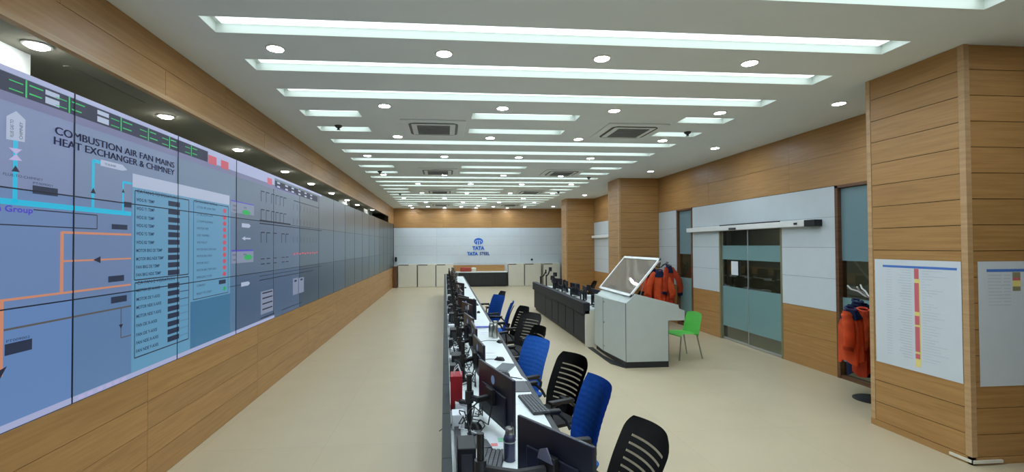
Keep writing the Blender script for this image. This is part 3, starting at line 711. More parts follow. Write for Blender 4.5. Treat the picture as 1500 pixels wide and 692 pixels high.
# ------------------------------------------------------------------ far wall: emblem, cabinets, counter
t = thing('wall_emblem', 'blue company emblem and lettering on the white end wall', 'sign', (1.665, YF, 1.5))
RXM = Matrix.Rotation(PI / 2, 4, 'X')
b = MB(); text_into(b, 'TATA', 0.235, Matrix.Translation((-0.30, -0.012, 0.285)) @ RXM, 0.012, 'LEFT', 0.008, 0.60); b.build('large_lettering', LOGOB, t)
b = MB(); text_into(b, 'TATA', 0.22, Matrix.Translation((-0.555, -0.012, 0.015)) @ RXM, 0.011, 'LEFT', 0.008, 0.53); b.build('small_lettering', LOGOB, t)
b = MB(); text_into(b, 'STEEL', 0.22, Matrix.Translation((0.05, -0.012, 0.015)) @ RXM, 0.004, 'LEFT', 0.008, 0.50); b.build('small_lettering', mat('grey_blue_letter', (48, 84, 160), 0.5, var=0.02), t)
def ell(cx, cz, rx, rz, a0, a1, n=28): return [(cx + rx * math.cos(a0 + (a1 - a0) * i / n), cz + rz * math.sin(a0 + (a1 - a0) * i / n)) for i in range(n + 1)]
b = MB(); sgn_out = ell(0.0, 0.695, 0.225, 0.165, 0, 2 * PI, 40)[:-1]
b.prism(sgn_out, 1, -0.012, -0.002); b.build('emblem_oval', LOGOB, t)
EMW = mat('emblem_white', (214, 226, 240), 0.5, var=0.01)
b = MB()
for sx in (-1, 1):
    b.prism([(sx * 0.028, 0.53), (sx * 0.075, 0.53), (sx * 0.06, 0.70), (sx * 0.035, 0.76), (sx * 0.015, 0.74), (sx * 0.035, 0.66)], 1, -0.016, -0.0122)
    pts = ell(0, 0.66, sx * 0.165, 0.10, -0.2, PI / 2 - 0.15, 10) + ell(0, 0.66, sx * 0.14, 0.078, PI / 2 - 0.15, -0.2, 10)
    b.prism(pts, 1, -0.016, -0.0122)
b.build('emblem_arms', EMW, t)

CF = YF - 0.42
cabs = [(-2.223, -1.37), (-1.29, -0.477), (-0.41, 0.38), (3.08, 3.83), (3.90, 4.68), (4.81, 5.63)]
cl = ['cream storage cabinet by the left corner of the end wall', 'cream storage cabinet, second from the left corner', 'cream storage cabinet just left of the black counter', 'cream storage cabinet just right of the black counter', 'cream storage cabinet under the black dot on the end wall', 'cream storage cabinet beside the farthest wood column']
for (x0, x1), lb in zip(cabs, cl):
    t = thing('storage_cabinet', lb, 'cabinet', ((x0 + x1) / 2, CF, 0), 0, 'cabinets along the end wall'); hw = (x1 - x0) / 2
    MB().box(-hw - 0.03, hw + 0.03, 0.02, 0.415, 0, 1.10).build('body', CREAM, t)
    MB().box(-hw + 0.005, hw - 0.005, 0.0, 0.02, 0.02, 1.045).build('door', CREAM, t)
    b = MB(); b.box(-hw - 0.028, -hw + 0.003, 0.012, 0.0195, 0.02, 1.06); b.build('door_gap', CHARD, t)
    MB().box(-hw + 0.02, hw - 0.35, 0.008, 0.0195, 1.052, 1.085).build('finger_pull', CHARD, t)
t = thing('counter_unit', 'long black low counter with white top under the emblem', 'counter', (1.84, YF - 0.5, 0))
MB().box(-1.17, 1.17, 0.0, 0.45, 0.05, 0.68).build('body', BLACK, t); MB().box(-1.12, 1.12, 0.03, 0.45, 0, 0.05).build('plinth', CHARD, t)
MB().box(-1.30, 1.20, -0.03, 0.46, 0.68, 0.725, bev=0.006).build('top', DESKW, t)
for i in range(4):
    o = MB().box(-1.155 + 0.58 * i, -0.595 + 0.58 * i, -0.014, 0.0, 0.07, 0.66).build('door', CHARD, t)
    MB().box(-0.66 + 0.58 * i, -0.645 + 0.58 * i, -0.03, -0.014, 0.33, 0.45).build('handle', BLACK, o)
MB().box(-1.43, 1.11, 0.44, 0.475, 0.727, 1.03).build('back_panel', WOOD, t)
o = MB().box(0.75, 1.25, YF - 0.46, YF - 0.18, 0.727, 0.93, bev=0.03).build('red_box', mat('red_carton', (168, 66, 50), 0.6, var=0.1)); tag(o, 'red box on the left end of the black counter', 'box')
o = MB().lathe([(0.10, 0), (0.11, 0.05), (0.13, 0.14), (0.10, 0.19), (0.03, 0.2)], (1.40, YF - 0.34, 0.727), 18).build('cream_jar', CREAM); tag(o, 'cream coloured rounded jar beside the red box', 'jar')
t = thing('corner_board', 'dark brown upright board in the left far corner', 'board', (-2.35, 22.3, 0))
MB().box(-0.108, -0.004, -0.02, 0.02, 0, 1.02).build('plank', WOODD, t); MB().box(0.004, 0.108, -0.015, 0.015, 0, 1.02).build('plank', WOODD, t); MB().box(-0.1, 0.1, 0.02, 0.04, 0.85, 0.92).build('batten', CHARD, t)
o = MB().lathe([(0.055, 0), (0.055, 0.02), (0.02, 0.05)], (0, 0, 0), 16, Matrix.Translation((4.323, YF - 0.0005, 1.278)) @ Matrix.Rotation(PI / 2, 4, 'X')).build('wall_sensor', BLACK); tag(o, 'small round black sensor on the white end wall', 'sensor')
t = thing('wall_phone', 'small black handset on the end wall by the screens', 'phone', (-2.36, YF, 1.24))
MB().box(-0.05, 0.05, -0.05, 0, 0, 0.2, bev=0.01).build('base', BLACK, t); MB().box(-0.03, 0.03, -0.09, -0.05, -0.01, 0.21, bev=0.012).build('handset', BLACK, t)

# ------------------------------------------------------------------ office chairs
def backrest_fn(w, h, z0, lean, curve, rib=0.0, nrib=0, rnd=0.42):
    def fn(u, v):
        k = 1.0
        if v > 0.82: k = math.sqrt(max(0.0, 1 - ((v - 0.82) / 0.18) ** 2 * rnd))
        if v < 0.25: k = 1 - 0.16 * ((0.25 - v) / 0.25)
        x = u * w / 2 * k
        y = -0.14 - lean * (v - 0.25 * v * v) * h + curve * (u * u - 1) * -1 * -1 + 0.035 * math.sin(v * PI)
        if rib: y += rib * math.cos(v * nrib * 2 * PI)
        return (x, y, z0 + v * h)
    return fn
def linsp(a, c, n): return [a + (c - a) * i / (n - 1) for i in range(n)]
def make_chair(kind):
    t = thing('office_chair', 'office chair', 'chair')
    blue = kind == 'blue'
    if blue:
        f = backrest_fn(0.45, 0.55, 0.44, 0.40, 0.045, 0.0010, 13, 0.2)
        MB().grid(f, linsp(-1, 1, 11), linsp(0, 1, 67), None, None, 0.035).build('backrest', BLUE, t)
        fb = backrest_fn(0.44, 0.42, 0.50, 0.40, 0.045)
        MB().grid(lambda u, v: tuple(Vector(fb(u, v)) + Vector((0, -0.040, 0))), linsp(-0.55, 0.55, 5), linsp(0, 1, 9), None, None, 0.015).build('back_shell', BLACK, t)
    else:
        f = backrest_fn(0.46, 0.51, 0.46, 0.52, 0.055)
        vs = [0.0, 0.05, 0.10, 0.15]
        v = 0.19; spans = []
        for i in range(8):
            spans.append((v, v + 0.024)); vs += [v, v + 0.024]; v += 0.084
        vs += [0.85, 0.90, 0.95, 0.98, 1.0]
        MB().grid(f, [-1, -0.85, -0.68, -0.5, -0.3, -0.1, 0.1, 0.3, 0.5, 0.68, 0.85, 1], vs, lambda u, v: abs(u) < 0.6 and any(a < v < c for a, c in spans), None, 0.022).build('backrest', BLACKM, t)
        MB().grid(lambda u, v: tuple(Vector(f(u, v)) + Vector((0, -0.012, 0))), linsp(-0.72, 0.72, 7), linsp(0.15, 0.88, 9)).build('back_mesh', MESHF, t)
        b = MB().box(-0.05, 0.05, -0.235, -0.185, 0.45, 0.60, bev=0.012); b.build('lumbar_bracket', BLACK, t)
    def seat(u, v):
        r = 1 - 0.10 * (abs(u) ** 4) * (abs(v) ** 4)
        return (u * 0.245 * r, v * 0.235 * r + 0.02, 0)
    n = 9; us = linsp(-1, 1, n)
    b = MB()
    def top(u, v): p = seat(u, v); e = max(abs(u), abs(v)) ** 6; return (p[0], p[1], 0.50 - 0.035 * e - 0.012 * (1 - u * u) - (0.02 * max(0, v) ** 3))
    def bot(u, v): p = seat(u, v); return (p[0] * 0.94, p[1] * 0.94, 0.43)
    b.grid(top, us, us); b.grid(bot, us, us)
    ring = [(u, -1) for u in us] + [(1, v) for v in us[1:]] + [(u, 1) for u in us[::-1][1:]] + [(-1, v) for v in us[::-1][1:-1]]
    vs2 = [top(*r) for r in ring] + [bot(*r) for r in ring]; m = len(ring)
    b.add(vs2, [(i, (i + 1) % m, m + (i + 1) % m, m + i) for i in range(m)], True)
    b.build('seat', BLUE if blue else BLACKM, t)
    MB().box(-0.12, 0.12, -0.10, 0.12, 0.385, 0.43, bev=0.012).build('seat_mechanism', BLACK, t)
    b = MB().tube([(0, -0.06, 0.405), (0, -0.18, 0.405), (0, -0.225, 0.44), (0, -0.235, 0.52), (0, -0.26, 0.60)], 0.02, 8); b.build('back_support', BLACK, t)
    for s in (-1, 1):
        a = MB().tube([(s * 0.22, 0.10, 0.42), (s * 0.285, 0.11, 0.45), (s * 0.295, 0.13, 0.56), (s * 0.285, 0.12, 0.645), (s * 0.28, 0.02, 0.665), (s * 0.275, -0.08, 0.655), (s * 0.26, -0.14, 0.60), (s * 0.22, -0.16, 0.54)], 0.014, 8).build('armrest', BLACK, t)
        MB().box(s * 0.28 - 0.028, s * 0.28 + 0.028, -0.10, 0.14, 0.662, 0.688, bev=0.01).build('arm_pad', BLACK, a)
    MB().cyl((0, 0, 0.10), (0, 0, 0.26), 0.03, n=14).cyl((0, 0, 0.26), (0, 0, 0.39), 0.02, n=14).build('gas_column', BLACK, t)
    leg = None
    for i in range(5):
        a = 2 * PI * i / 5 + 0.3
        if leg is None:
            leg = MB().prism([(0.02, 0.10), (0.02, 0.145), (0.28, 0.095), (0.30, 0.075), (0.28, 0.065)], 1, -0.022, 0.022).build('base_leg', BLACK, t)
            c = MB().cyl((0.285, -0.022, 0.03), (0.285, 0.022, 0.03), 0.03, n=12).build('caster', CHARD, leg); lm, cm = leg.data, c.data; leg.rotation_euler = (0, 0, a)
        else:
            o = part('base_leg', lm, t); o.rotation_euler = (0, 0, a); part('caster', cm, o)
    return t
ch_blue, ch_black = make_chair('blue'), make_chair('black')
used = set()
# (kind, back-top centre x, y, rotation about z, label)
CH = [('black', 1.145, 2.56, 97, 'black slotted-back office chair nearest the camera at the long desk'),
      ('blue', 1.145, 3.42, 97, 'blue padded office chair nearest the camera, behind the first slotted black one'),
      ('black', 1.20, 4.28, 112, 'black slotted-back office chair between the two nearest blue chairs'),
      ('blue', 1.00, 5.00, 116, 'second blue office chair from the camera, turned square to the view'),
      ('black', 1.19, 5.80, 101, 'black office chair whose low backrest shows behind the second blue chair'),
      ('black', 1.31, 6.98, 124, 'middle black office chair of the dark cluster, wide slotted back in view'),
      ('black', 1.32, 7.72, 106, 'black office chair at the rear of the dark cluster beside a blue one'),
      ('blue', 1.18, 8.25, 76, 'blue office chair seen almost edge-on, beyond the dark cluster'),
      ('blue', 1.09, 9.38, 118, 'farthest blue office chair at the long desk'),
      ('black', 1.28, 10.3, 100, 'farthest black office chair at the long desk')]
for kind, bx, by, a, lab in CH:
    src = ch_blue if kind == 'blue' else ch_black
    o = src if kind not in used else copy_tree(src); used.add(kind)
    rz = math.radians(a); back = 0.295 if kind == 'blue' else 0.33
    # local -y (backrest side) maps to world direction
    dx, dy = math.sin(rz) * back, -math.cos(rz) * back
    o.location = (bx - dx, by - dy, 0); o.rotation_euler = (0, 0, rz)
    tag(o, lab, 'chair', 'office chairs along the long desk')
for (x, y, a, lab) in ((3.95, 9.9, 80, 'black office chair behind the charcoal console, nearest its pale end panel'), (3.9, 11.4, 100, 'black office chair behind the middle of the charcoal console'), (3.9, 12.9, 85, 'black office chair behind the far end of the charcoal console')):
    o = copy_tree(ch_black); o.location = (x, y, 0); o.rotation_euler = (0, 0, math.radians(a)); tag(o, lab, 'chair', 'office chairs behind the console')

# ------------------------------------------------------------------ long operator desk
DY0, DY1 = 0.6, 18.85
t = thing('operator_desk', 'long white topped operator desk with dark edge running down the room', 'desk', (0.38, (DY0 + DY1) / 2, 0))
OD = t; DI = Matrix.Translation((-0.38, -(DY0 + DY1) / 2, 0))
n = 12; stp = (DY1 - DY0) / n
top_me = None
for i in range(n):
    y = DY0 + stp * i
    if top_me is None: o = MB().box(-0.345, 0.345, 0.002, stp - 0.002, 0.722, 0.75).build('worktop', DESKW, t); top_me = o.data
    else: o = part('worktop', top_me, t)
    o.location = (0, y - (DY0 + DY1) / 2, 0)
MB().box(0.725, 0.772, DY0, DY1, 0.712, 0.748, M=DI, bev=0.008).build('edge_band', CHARD, t)
MB().box(-0.012, 0.032, DY0, DY1, 0.0, 0.82, M=DI).build('partition', mat('partition_fabric', (66, 74, 74), 0.9, var=0.05), t)
cap = None; y = 2.54 - 0.67 * 3
while y < DY1 - 0.1:
    e = min(DY1, y + 0.67)
    if cap is None or e - y < 0.66: o = MB().box(-0.40, -0.345, 0.002, e - y - 0.002, 0.82, 0.85, bev=0.004).build('partition_cap', SLATE, t); cap = cap or o.data
    else: o = part('partition_cap', cap, t)
    o.location = (0, y - (DY0 + DY1) / 2, 0); y = e
gm = None
for i in range(n + 1):
    y = min(max(DY0 + stp * i, DY0 + 0.02), DY1 - 0.02)
    if gm is None: o = MB().box(-0.33, 0.20, -0.015, 0.015, 0.0, 0.72).build('gable_leg', CHAR, t); gm = o.data
    else: o = part('gable_leg', gm, t)
    o.location = (0, y - (DY0 + DY1) / 2, 0)
MB().box(0.06, 0.10, DY0, DY1, 0.752, 0.775, M=DI).build('cable_rail', CHAR, t)

# ------------------------------------------------------------------ monitors on arms (panel faces the operators)
def make_monitor(w, h, badge):
    t = thing('desk_monitor', 'monitor', 'monitor')
    # local: screen faces +x, panel centre above the origin post; origin at pole foot on the desk
    zc = 0.27
    c = MB().box(0.0, 0.022, -w / 2, w / 2, zc - h / 2, zc + h / 2, bev=0.006); c.build('casing', NAVYB, t)
    MB().box(-0.012, 0.002, -w * 0.34, w * 0.34, zc - h * 0.40, zc + h * 0.12, bev=0.006).build('rear_bulge', NAVYB, t)
    MB().box(0.0221, 0.0235, -w / 2 + 0.012, w / 2 - 0.012, zc - h / 2 + 0.018, zc + h / 2 - 0.012).build('screen', SCRN, t)
    MB().box(-0.045, -0.011, -0.055, 0.055, zc - 0.055, zc + 0.055, bev=0.006).build('mount_plate', BLACK, t)
    if badge == 'round': MB().lathe([(0.03, 0), (0.03, 0.002)], (0, 0, 0), 20, Matrix.Translation((-0.0005, 0.02, zc + h * 0.36 - 0.03)) @ Matrix.Rotation(-PI / 2, 4, 'Y')).build('badge', mat('badge_blue', (150, 184, 236), 0.4), t)
    elif badge == 'silver': MB().prism([(-0.05, zc + 0.03), (0.05, zc + 0.03), (0.035, zc + 0.075), (-0.01, zc + 0.095)], 0, -0.05, -0.042).build('badge', mat('badge_silver', (150, 152, 176), 0.35, 0.6), t)
    return t
MON = [(0.505, 2.19, 32.7, 0.50, 0.33, 1.12, 'silver', 'black monitor back nearest the camera with silver badge, on a swing arm'),
       (0.335, 3.19, 16.5, 0.61, 0.36, 1.15, 'round', 'black monitor back with a round pale blue badge, second from the camera')]
ys = [4.30, 5.02, 5.72, 6.45, 7.15, 7.75, 8.20, 8.9, 9.7, 10.4, 11.15, 11.9, 12.7, 13.5, 14.3, 15.1, 15.9, 16.7, 17.5, 18.3]
for i, y in enumerate(ys):
    a = (6, 2, 9, -3, 14, 30, 18, 4, 0, 10, 24, 3, -4, 8, 5, 12, 0, 6, 3, 8)[i]
    x = (0.30, 0.30, 0.28, 0.31, 0.33, 0.36, 0.31, 0.30, 0.27, 0.3, 0.33, 0.28, 0.3, 0.29, 0.31, 0.3, 0.28, 0.3, 0.29, 0.3)[i]
    MON.append((x, y, a, 0.53, 0.33, 1.10 + 0.05 * random.random(), 'round', 'black monitor on the long desk, %s from the camera in its row' % (ORD[i + 2] if i + 2 < 20 else ('last but one' if i + 2 == 20 else 'last'))))
for (x, y, a, w_, h_, zt, badge, lab) in MON:
    t = make_monitor(w_, h_, badge); rz = math.radians(a)
    z = zt - h_ / 2 - 0.27
    t.location = (x, y, z); t.rotation_euler = (0, 0, rz)
    tag(t, lab, 'monitor', 'monitors along the long desk')
    # pole foot in world at x=0.16: shift pole to local frame and drop it to the desk
    wx, wy = 0.165 - x, 0.02
    px, py = wx * math.cos(rz) + wy * math.sin(rz), -wx * math.sin(rz) + wy * math.cos(rz)
    k0 = len(t.children); dz = 0.75 - z
    MB().cyl((px, py, dz), (px, py, dz + 0.36), 0.018, n=10).build('pole', BLACK, t)
    MB().box(px - 0.045, px + 0.045, py - 0.045, py + 0.045, dz, dz + 0.02, bev=0.005).build('pole_foot', BLACK, t)
    MB().cyl((px, py, 0.22), (px, py, 0.30), 0.03, n=10).build('pole_clamp', CHARD, t)
    mid = ((px - 0.045) / 2 - 0.02, py / 2 - 0.05, 0.26)
    MB().tube([(px, py, 0.26), mid, (-0.05, 0, 0.265)], [0.018, 0.024, 0.02], 8).build('swing_arm', BLACK, t)
    MB().tube([(-0.03, -0.03, 0.21), (-0.07, -0.06, 0.10), (px + 0.06, py - 0.05, dz + 0.06), (px + 0.03, py - 0.02, dz + 0.008), (px - 0.02, py - 0.09, dz + 0.008)], 0.005, 6).build('cable', BLACK, t)

# ------------------------------------------------------------------ things on the long desk
def keyboard(x, y, z, rz, lab, L=0.42, W=0.14, tilt=0.0):
    t = thing('keyboard', lab, 'keyboard', (x, y, z), rz, 'keyboards on the long desk'); t.rotation_euler = (0, tilt, rz)
    MB().box(-W / 2, W / 2, -L / 2, L / 2, 0.0, 0.016, bev=0.004).build('body', CHARD, t)
    km = None
    for i in range(5):
        for j in range(12):
            kx, ky = -W / 2 + 0.014 + i * (W - 0.028) / 4 , -L / 2 + 0.02 + j * (L - 0.04) / 11
            if km is None: o = MB().box(-0.010, 0.010, -0.014, 0.014, 0, 0.007).build('key', mat('key_grey', (92, 96, 98), 0.6), t); km = o.data
            else: o = part('key', km, t)
            o.location = (kx, ky, 0.016)
keyboard(0.683, 3.60, 0.75, 0.12, 'black keyboard by the desk edge beside the nearest black chair', 0.42, 0.13)
keyboard(0.255, 2.64, 0.75, -0.22, 'grey keyboard lying behind the nearest monitor post', 0.36, 0.13)
keyboard(0.215, 2.96, 0.75, 0.2, 'dark keyboard behind the badge monitor, beside loose cables', 0.28, 0.09)
keyboard(0.62, 9.85, 0.75, 0.05, 'distant black keyboard on the long desk past the steel flask')
def mouse(x, y, lab, rz=0.0):
    t = thing('computer_mouse', lab, 'mouse', (x, y, 0.75), rz, 'mice on the long desk')
    def m(u, v): return (0.033 * u * math.sqrt(max(0, 1 - 0.5 * v * v)), 0.058 * v, 0.036 * max(0, (1 - u ** 4)) * max(0, (1 - v ** 4)) * (1 - 0.2 * v))
    MB().grid(m, linsp(-1, 1, 9), linsp(-1, 1, 9)).build('shell', BLACK, t)
    MB().cyl((0, 0.028, 0.030), (0.004, 0.028, 0.030), 0.008, n=10).build('scroll_wheel', CHAR, t)
    MB().tube([(0, 0.058, 0.006), (-0.02, 0.12, 0.004), (-0.10, 0.17, 0.004), (-0.2, 0.14, 0.004)], 0.003, 5).build('cable', CHARD, t)
mouse(0.70, 5.95, 'black mouse on the white desk below the steel flask', 0.3)
mouse(0.59, 5.04, 'black mouse on the white desk beyond the dark notebook', 1.0)
mouse(0.585, 4.42, 'black mouse beside the dark notebook')
mouse(0.62, 8.6, 'tiny black mouse on the desk past the blue edged folder')
mouse(0.66, 10.6, 'distant black mouse near the far desk end')
mouse(0.60, 13.6, 'farthest black mouse on the white desk')
mouse(0.20, 3.20, 'black mouse behind the badge monitor', 0.8)
o = MB().box(0.575, 0.722, 3.925, 4.235, 0.7505, 0.756, bev=0.002).build('desk_mat', CHAR); tag(o, 'dark grey desk mat across the white desk beside the second black chair', 'desk mat')
t = thing('notebook', 'dark grey notebook lying skewed on the white desk', 'notebook', (0.605, 4.70, 0.75), math.radians(-24))
MB().box(-0.07, 0.07, -0.14, 0.14, 0, 0.004).build('cover', CHAR, t); MB().box(-0.066, 0.068, -0.136, 0.136, 0.004, 0.014).build('pages', PAPER, t); MB().box(-0.07, 0.07, -0.14, 0.14, 0.014, 0.018).build('cover', mat('grey_green_cover', (98, 106, 108), 0.6), t)
for (x, y, a, lab) in ((0.66, 4.34, 10, 'loose white paper with a pen by the dark desk mat'), (0.52, 5.35, -6, 'white sheet of paper beside the row of monitors, midway down the near desk'), (0.56, 6.6, 4, 'white sheets lying past the steel flask')):
    t = thing('paper_sheet', lab, 'paper', (x, y, 0.75), math.radians(a)); MB().box(-0.075, 0.075, -0.11, 0.11, 0, 0.002).build('sheet', PAPER, t)
    MB().box(-0.05, 0.05, 0.02, 0.026, 0.002, 0.0026).build('printed_line', CHAR, t)
t = thing('pen', 'black pen lying on loose paper by the desk mat', 'pen', (0.665, 4.33, 0.756), 0.9); MB().cyl((0, -0.06, 0), (0, 0.06, 0), 0.004, n=8).build('barrel', BLACK, t); MB().cyl((0, 0.06, 0), (0, 0.072, 0), 0.004, 0.001, n=8).build('tip', STEEL, t)
t = thing('document_folder', 'white folder with a blue edge strip lying across the desk', 'folder', (0.56, 7.15, 0.75), 0.0)
MB().box(-0.12, 0.14, -0.15, 0.15, 0, 0.012).build('cover', PAPER, t); MB().box(-0.12, 0.14, -0.158, -0.08, 0.0125, 0.02).build('blue_edge', mat('folder_blue', (70, 84, 190), 0.6), t)
# bottles
t = thing('water_flask', 'dark striped flask with steel cap behind the nearest monitor', 'flask', (0.372, 2.70, 0.75))
MB().lathe([(0.034, 0), (0.037, 0.01), (0.037, 0.12), (0.030, 0.145), (0.024, 0.15)], n=20).build('body', mat('flask_slate', (70, 72, 96), 0.3, 0.5), t)
MB().lathe([(0.024, 0.15), (0.026, 0.152), (0.026, 0.185), (0.022, 0.19)], n=20).build('cap', STEEL, t); MB().lathe([(0.0375, 0.108), (0.0375, 0.114)], n=20).build('band', SILVERB, t)
MB().cyl((0.012, 0, 0.19), (0.012, 0, 0.215), 0.004, n=8).build('spout', CHARD, t)
b = MB()
for a in (-0.6, 0.5, 2.0, 3.4): b.box(0.0372, 0.0376, -0.005, 0.005, 0.01, 0.118, M=Matrix.Rotation(a, 4, 'Z'))
b.build('stripe', PAPER, t)
for (x, y, h, lab) in ((0.675, 6.25, 0.23, 'tall steel flask standing on the desk edge'), (0.628, 6.33, 0.20, 'shorter steel flask beside the tall one on the desk')):
    t = thing('steel_flask', lab, 'flask', (x, y, 0.75))
    MB().lathe([(0.033, 0), (0.036, 0.006), (0.036, h * 0.74), (0.026, h * 0.84), (0.024, h * 0.85)], n=20).build('body', STEEL, t); MB().lathe([(0.025, h * 0.85), (0.026, h * 0.86), (0.026, h * 0.98), (0.02, h)], n=20).build('cap', ALU, t)
# red bag
t = thing('paper_carrier_bag', 'red carrier bag with white cord handles behind the partition', 'bag', (0.085, 3.62, 0.75))
b = MB(); b.prism([(-0.045, -0.075), (0.045, -0.075), (0.05, 0.075), (-0.04, 0.075)], 2, 0, 0.255); b.build('body', RED, t)
for yy in (-0.03, 0.035): MB().tube([(-0.02, yy, 0.25), (-0.01, yy - 0.02, 0.30), (0.015, yy, 0.32), (0.04, yy + 0.01, 0.25)], 0.004, 6).build('cord_handle', PAPER, t)
# clutter behind the monitors: phones, power bars, mini computers, papers, cables, notes
t = thing('sticky_notes', 'pink and green sticky notes on white paper behind the badge monitor', 'notes', (0.335, 2.98, 0.75))
MB().box(-0.07, 0.06, -0.10, 0.10, 0, 0.002).build('sheet', PAPER, t); MB().box(-0.05, -0.01, -0.09, -0.05, 0.002, 0.0035).build('note', mat('note_pink', (232, 140, 140), 0.8), t); MB().box(0.0, 0.05, -0.03, 0.03, 0.002, 0.0035).build('note', mat('note_green', (150, 214, 176), 0.8), t)
o = MB().box(0.12, 0.30, 2.18, 2.40, 0.7505, 0.775, bev=0.004).build('blue_binder', mat('binder_blue', (52, 72, 176), 0.5)); tag(o, 'blue binder lying on the desk at the bottom of the view', 'binder')
YS = [m[1] for m in MON]
pc_me = None
for i in range(0, len(YS)):
    y = YS[i] + 0.36
    if y > 18.4: break
    nth = ORD[i] if i < 20 else 'last'
    if i % 2 == 0:
        t = thing('mini_computer', 'small black desktop computer behind the monitors, %s of its kind from the camera' % ORD[i // 2], 'computer', (0.115, y + 0.05, 0.75), 0, 'small computers behind the monitors')
        if pc_me is None:
            o1 = MB().box(-0.05, 0.05, -0.09, 0.09, 0, 0.16, bev=0.006).build('case', BLACK, t); o2 = MB().box(-0.03, 0.03, -0.0915, -0.09, 0.03, 0.13).build('port_panel', CHAR, t); pc_me = (o1.data, o2.data)
        else: part('case', pc_me[0], t); part('port_panel', pc_me[1], t)
    else:
        t = thing('desk_phone', 'white desk phone behind the monitors, %s of its kind from the camera' % ORD[i // 2], 'phone', (0.135, y + 0.02, 0.75), 0.2 * (i % 3 - 1), 'desk phones behind the monitors')
        MB().prism([(-0.06, 0), (0.06, 0), (0.06, 0.03), (-0.06, 0.07)], 1, -0.08, 0.08).build('base', PAPER, t)
        MB().box(-0.05, 0.05, -0.085, -0.045, 0.06, 0.09, M=Matrix.Rotation(0.2, 4, 'Y'), bev=0.01).build('handset', BLACK if i % 4 == 1 else PAPER, t)
        MB().box(-0.02, 0.045, -0.03, 0.07, 0.04, 0.052, M=Matrix.Rotation(0.3, 4, 'Y')).build('keypad', CHAR, t)
    c = thing('cable_bundle', 'loose black cables on the desk behind the monitors, %s tangle from the camera' % nth if i < 20 else 'loose black cables at the far end of the desk', 'cables', (0.15, YS[i], 0.75), 0, 'cable tangles behind the monitors')
    for q in range(5):
        ph = random.random() * 6; pts = []
        for s_ in range(9):
            u = s_ / 8; pts.append((0.09 * math.sin(ph + u * (4 + q)) + 0.03, -0.25 + 0.55 * u + 0.05 * math.sin(ph * 2 + u * 7), 0.008 + (0.16 * random.random() if 0 < s_ < 8 else 0) * (1 if q < 3 else 0.3)))
        MB().tube(pts, 0.0045, 5).build('cable', CHARD if q != 4 else PAPER, c)
    if i < 12:
        o = MB().box(0.045, 0.10 + 0.03 * (i % 2), YS[i] - 0.02, YS[i] + 0.10, 0.7505, 0.80 + 0.05 * (i % 3), bev=0.004).build('socket_box', PAPER if i % 2 else CHARD)
        tag(o, '%s power box against the desk partition, %s of its colour from the camera' % ('white' if i % 2 else 'dark', ORD[i // 2]), 'power box', 'power boxes along the partition')

# ------------------------------------------------------------------ charcoal console on the right
BX, BY0, BY1 = 2.75, 8.95, 14.25
CONS = mat('console_charcoal', (40, 42, 47), 0.6, spec=0.3, var=0.05); CONSD = mat('console_black', (24, 25, 26), 0.6, spec=0.3, var=0.05)
t = thing('control_console', 'low charcoal control console with panel doors and a pale end panel', 'console', (BX + 0.45, (BY0 + BY1) / 2, 0)); CI = Matrix.Translation((-(BX + 0.45), -(BY0 + BY1) / 2, 0))
MB().box(BX + 0.02, BX + 0.7, BY0 + 0.03, BY1, 0.07, 0.63, M=CI).build('carcass', CONSD, t)
MB().box(BX + 0.05, BX + 0.65, BY0 + 0.05, BY1 - 0.02, 0.0, 0.07, M=CI).build('plinth', BLACK, t)
MB().box(BX - 0.04, BX + 0.09, BY0 - 0.01, BY1 + 0.02, 0.63, 0.86, M=CI, bev=0.012).build('upper_fascia', CONS, t)
MB().box(BX + 0.09, BX + 0.85, BY0, BY1, 0.70, 0.73, M=CI).build('worktop', DESKW, t)
MB().box(BX - 0.005, BX + 0.45, BY0 - 0.01, BY0 + 0.028, 0.0, 0.70, M=CI).build('end_panel', CREAM, t)
gy = [BY0 + 0.04, 9.80, 10.48, 11.17, 11.82, 12.60, BY1 - 0.02]
for i in range(6):
    o = MB().box(BX, BX + 0.018, gy[i] + 0.02, gy[i + 1] - 0.02, 0.09, 0.615, M=CI, bev=0.004).build('panel_door', CONS, t)
MB().box(BX - 0.043, BX - 0.039, BY0, BY1, 0.80, 0.806, M=CI).build('fascia_line', BLACK, t)
for i, (y, a) in enumerate(((9.6, 5), (10.4, -8), (11.2, 10), (12.1, 0), (12.9, 12))):
    t = make_monitor(0.5, 0.3, 'none'); t.location = (BX + 0.42, y, 0.64); t.rotation_euler = (0, 0, math.radians(a))
    tag(t, 'black monitor on the charcoal console, %s from its pale end' % ORD[i], 'monitor', 'monitors on the charcoal console')
    MB().cyl((-0.08, 0, 0.10), (-0.08, 0, 0.30), 0.018, n=10).build('pole', BLACK, t); MB().box(-0.09, -0.04, -0.03, 0.03, 0.24, 0.30).build('pole_clamp', BLACK, t); MB().box(-0.17, 0.03, -0.09, 0.09, 0.09, 0.102, bev=0.004).build('pole_foot', BLACK, t)
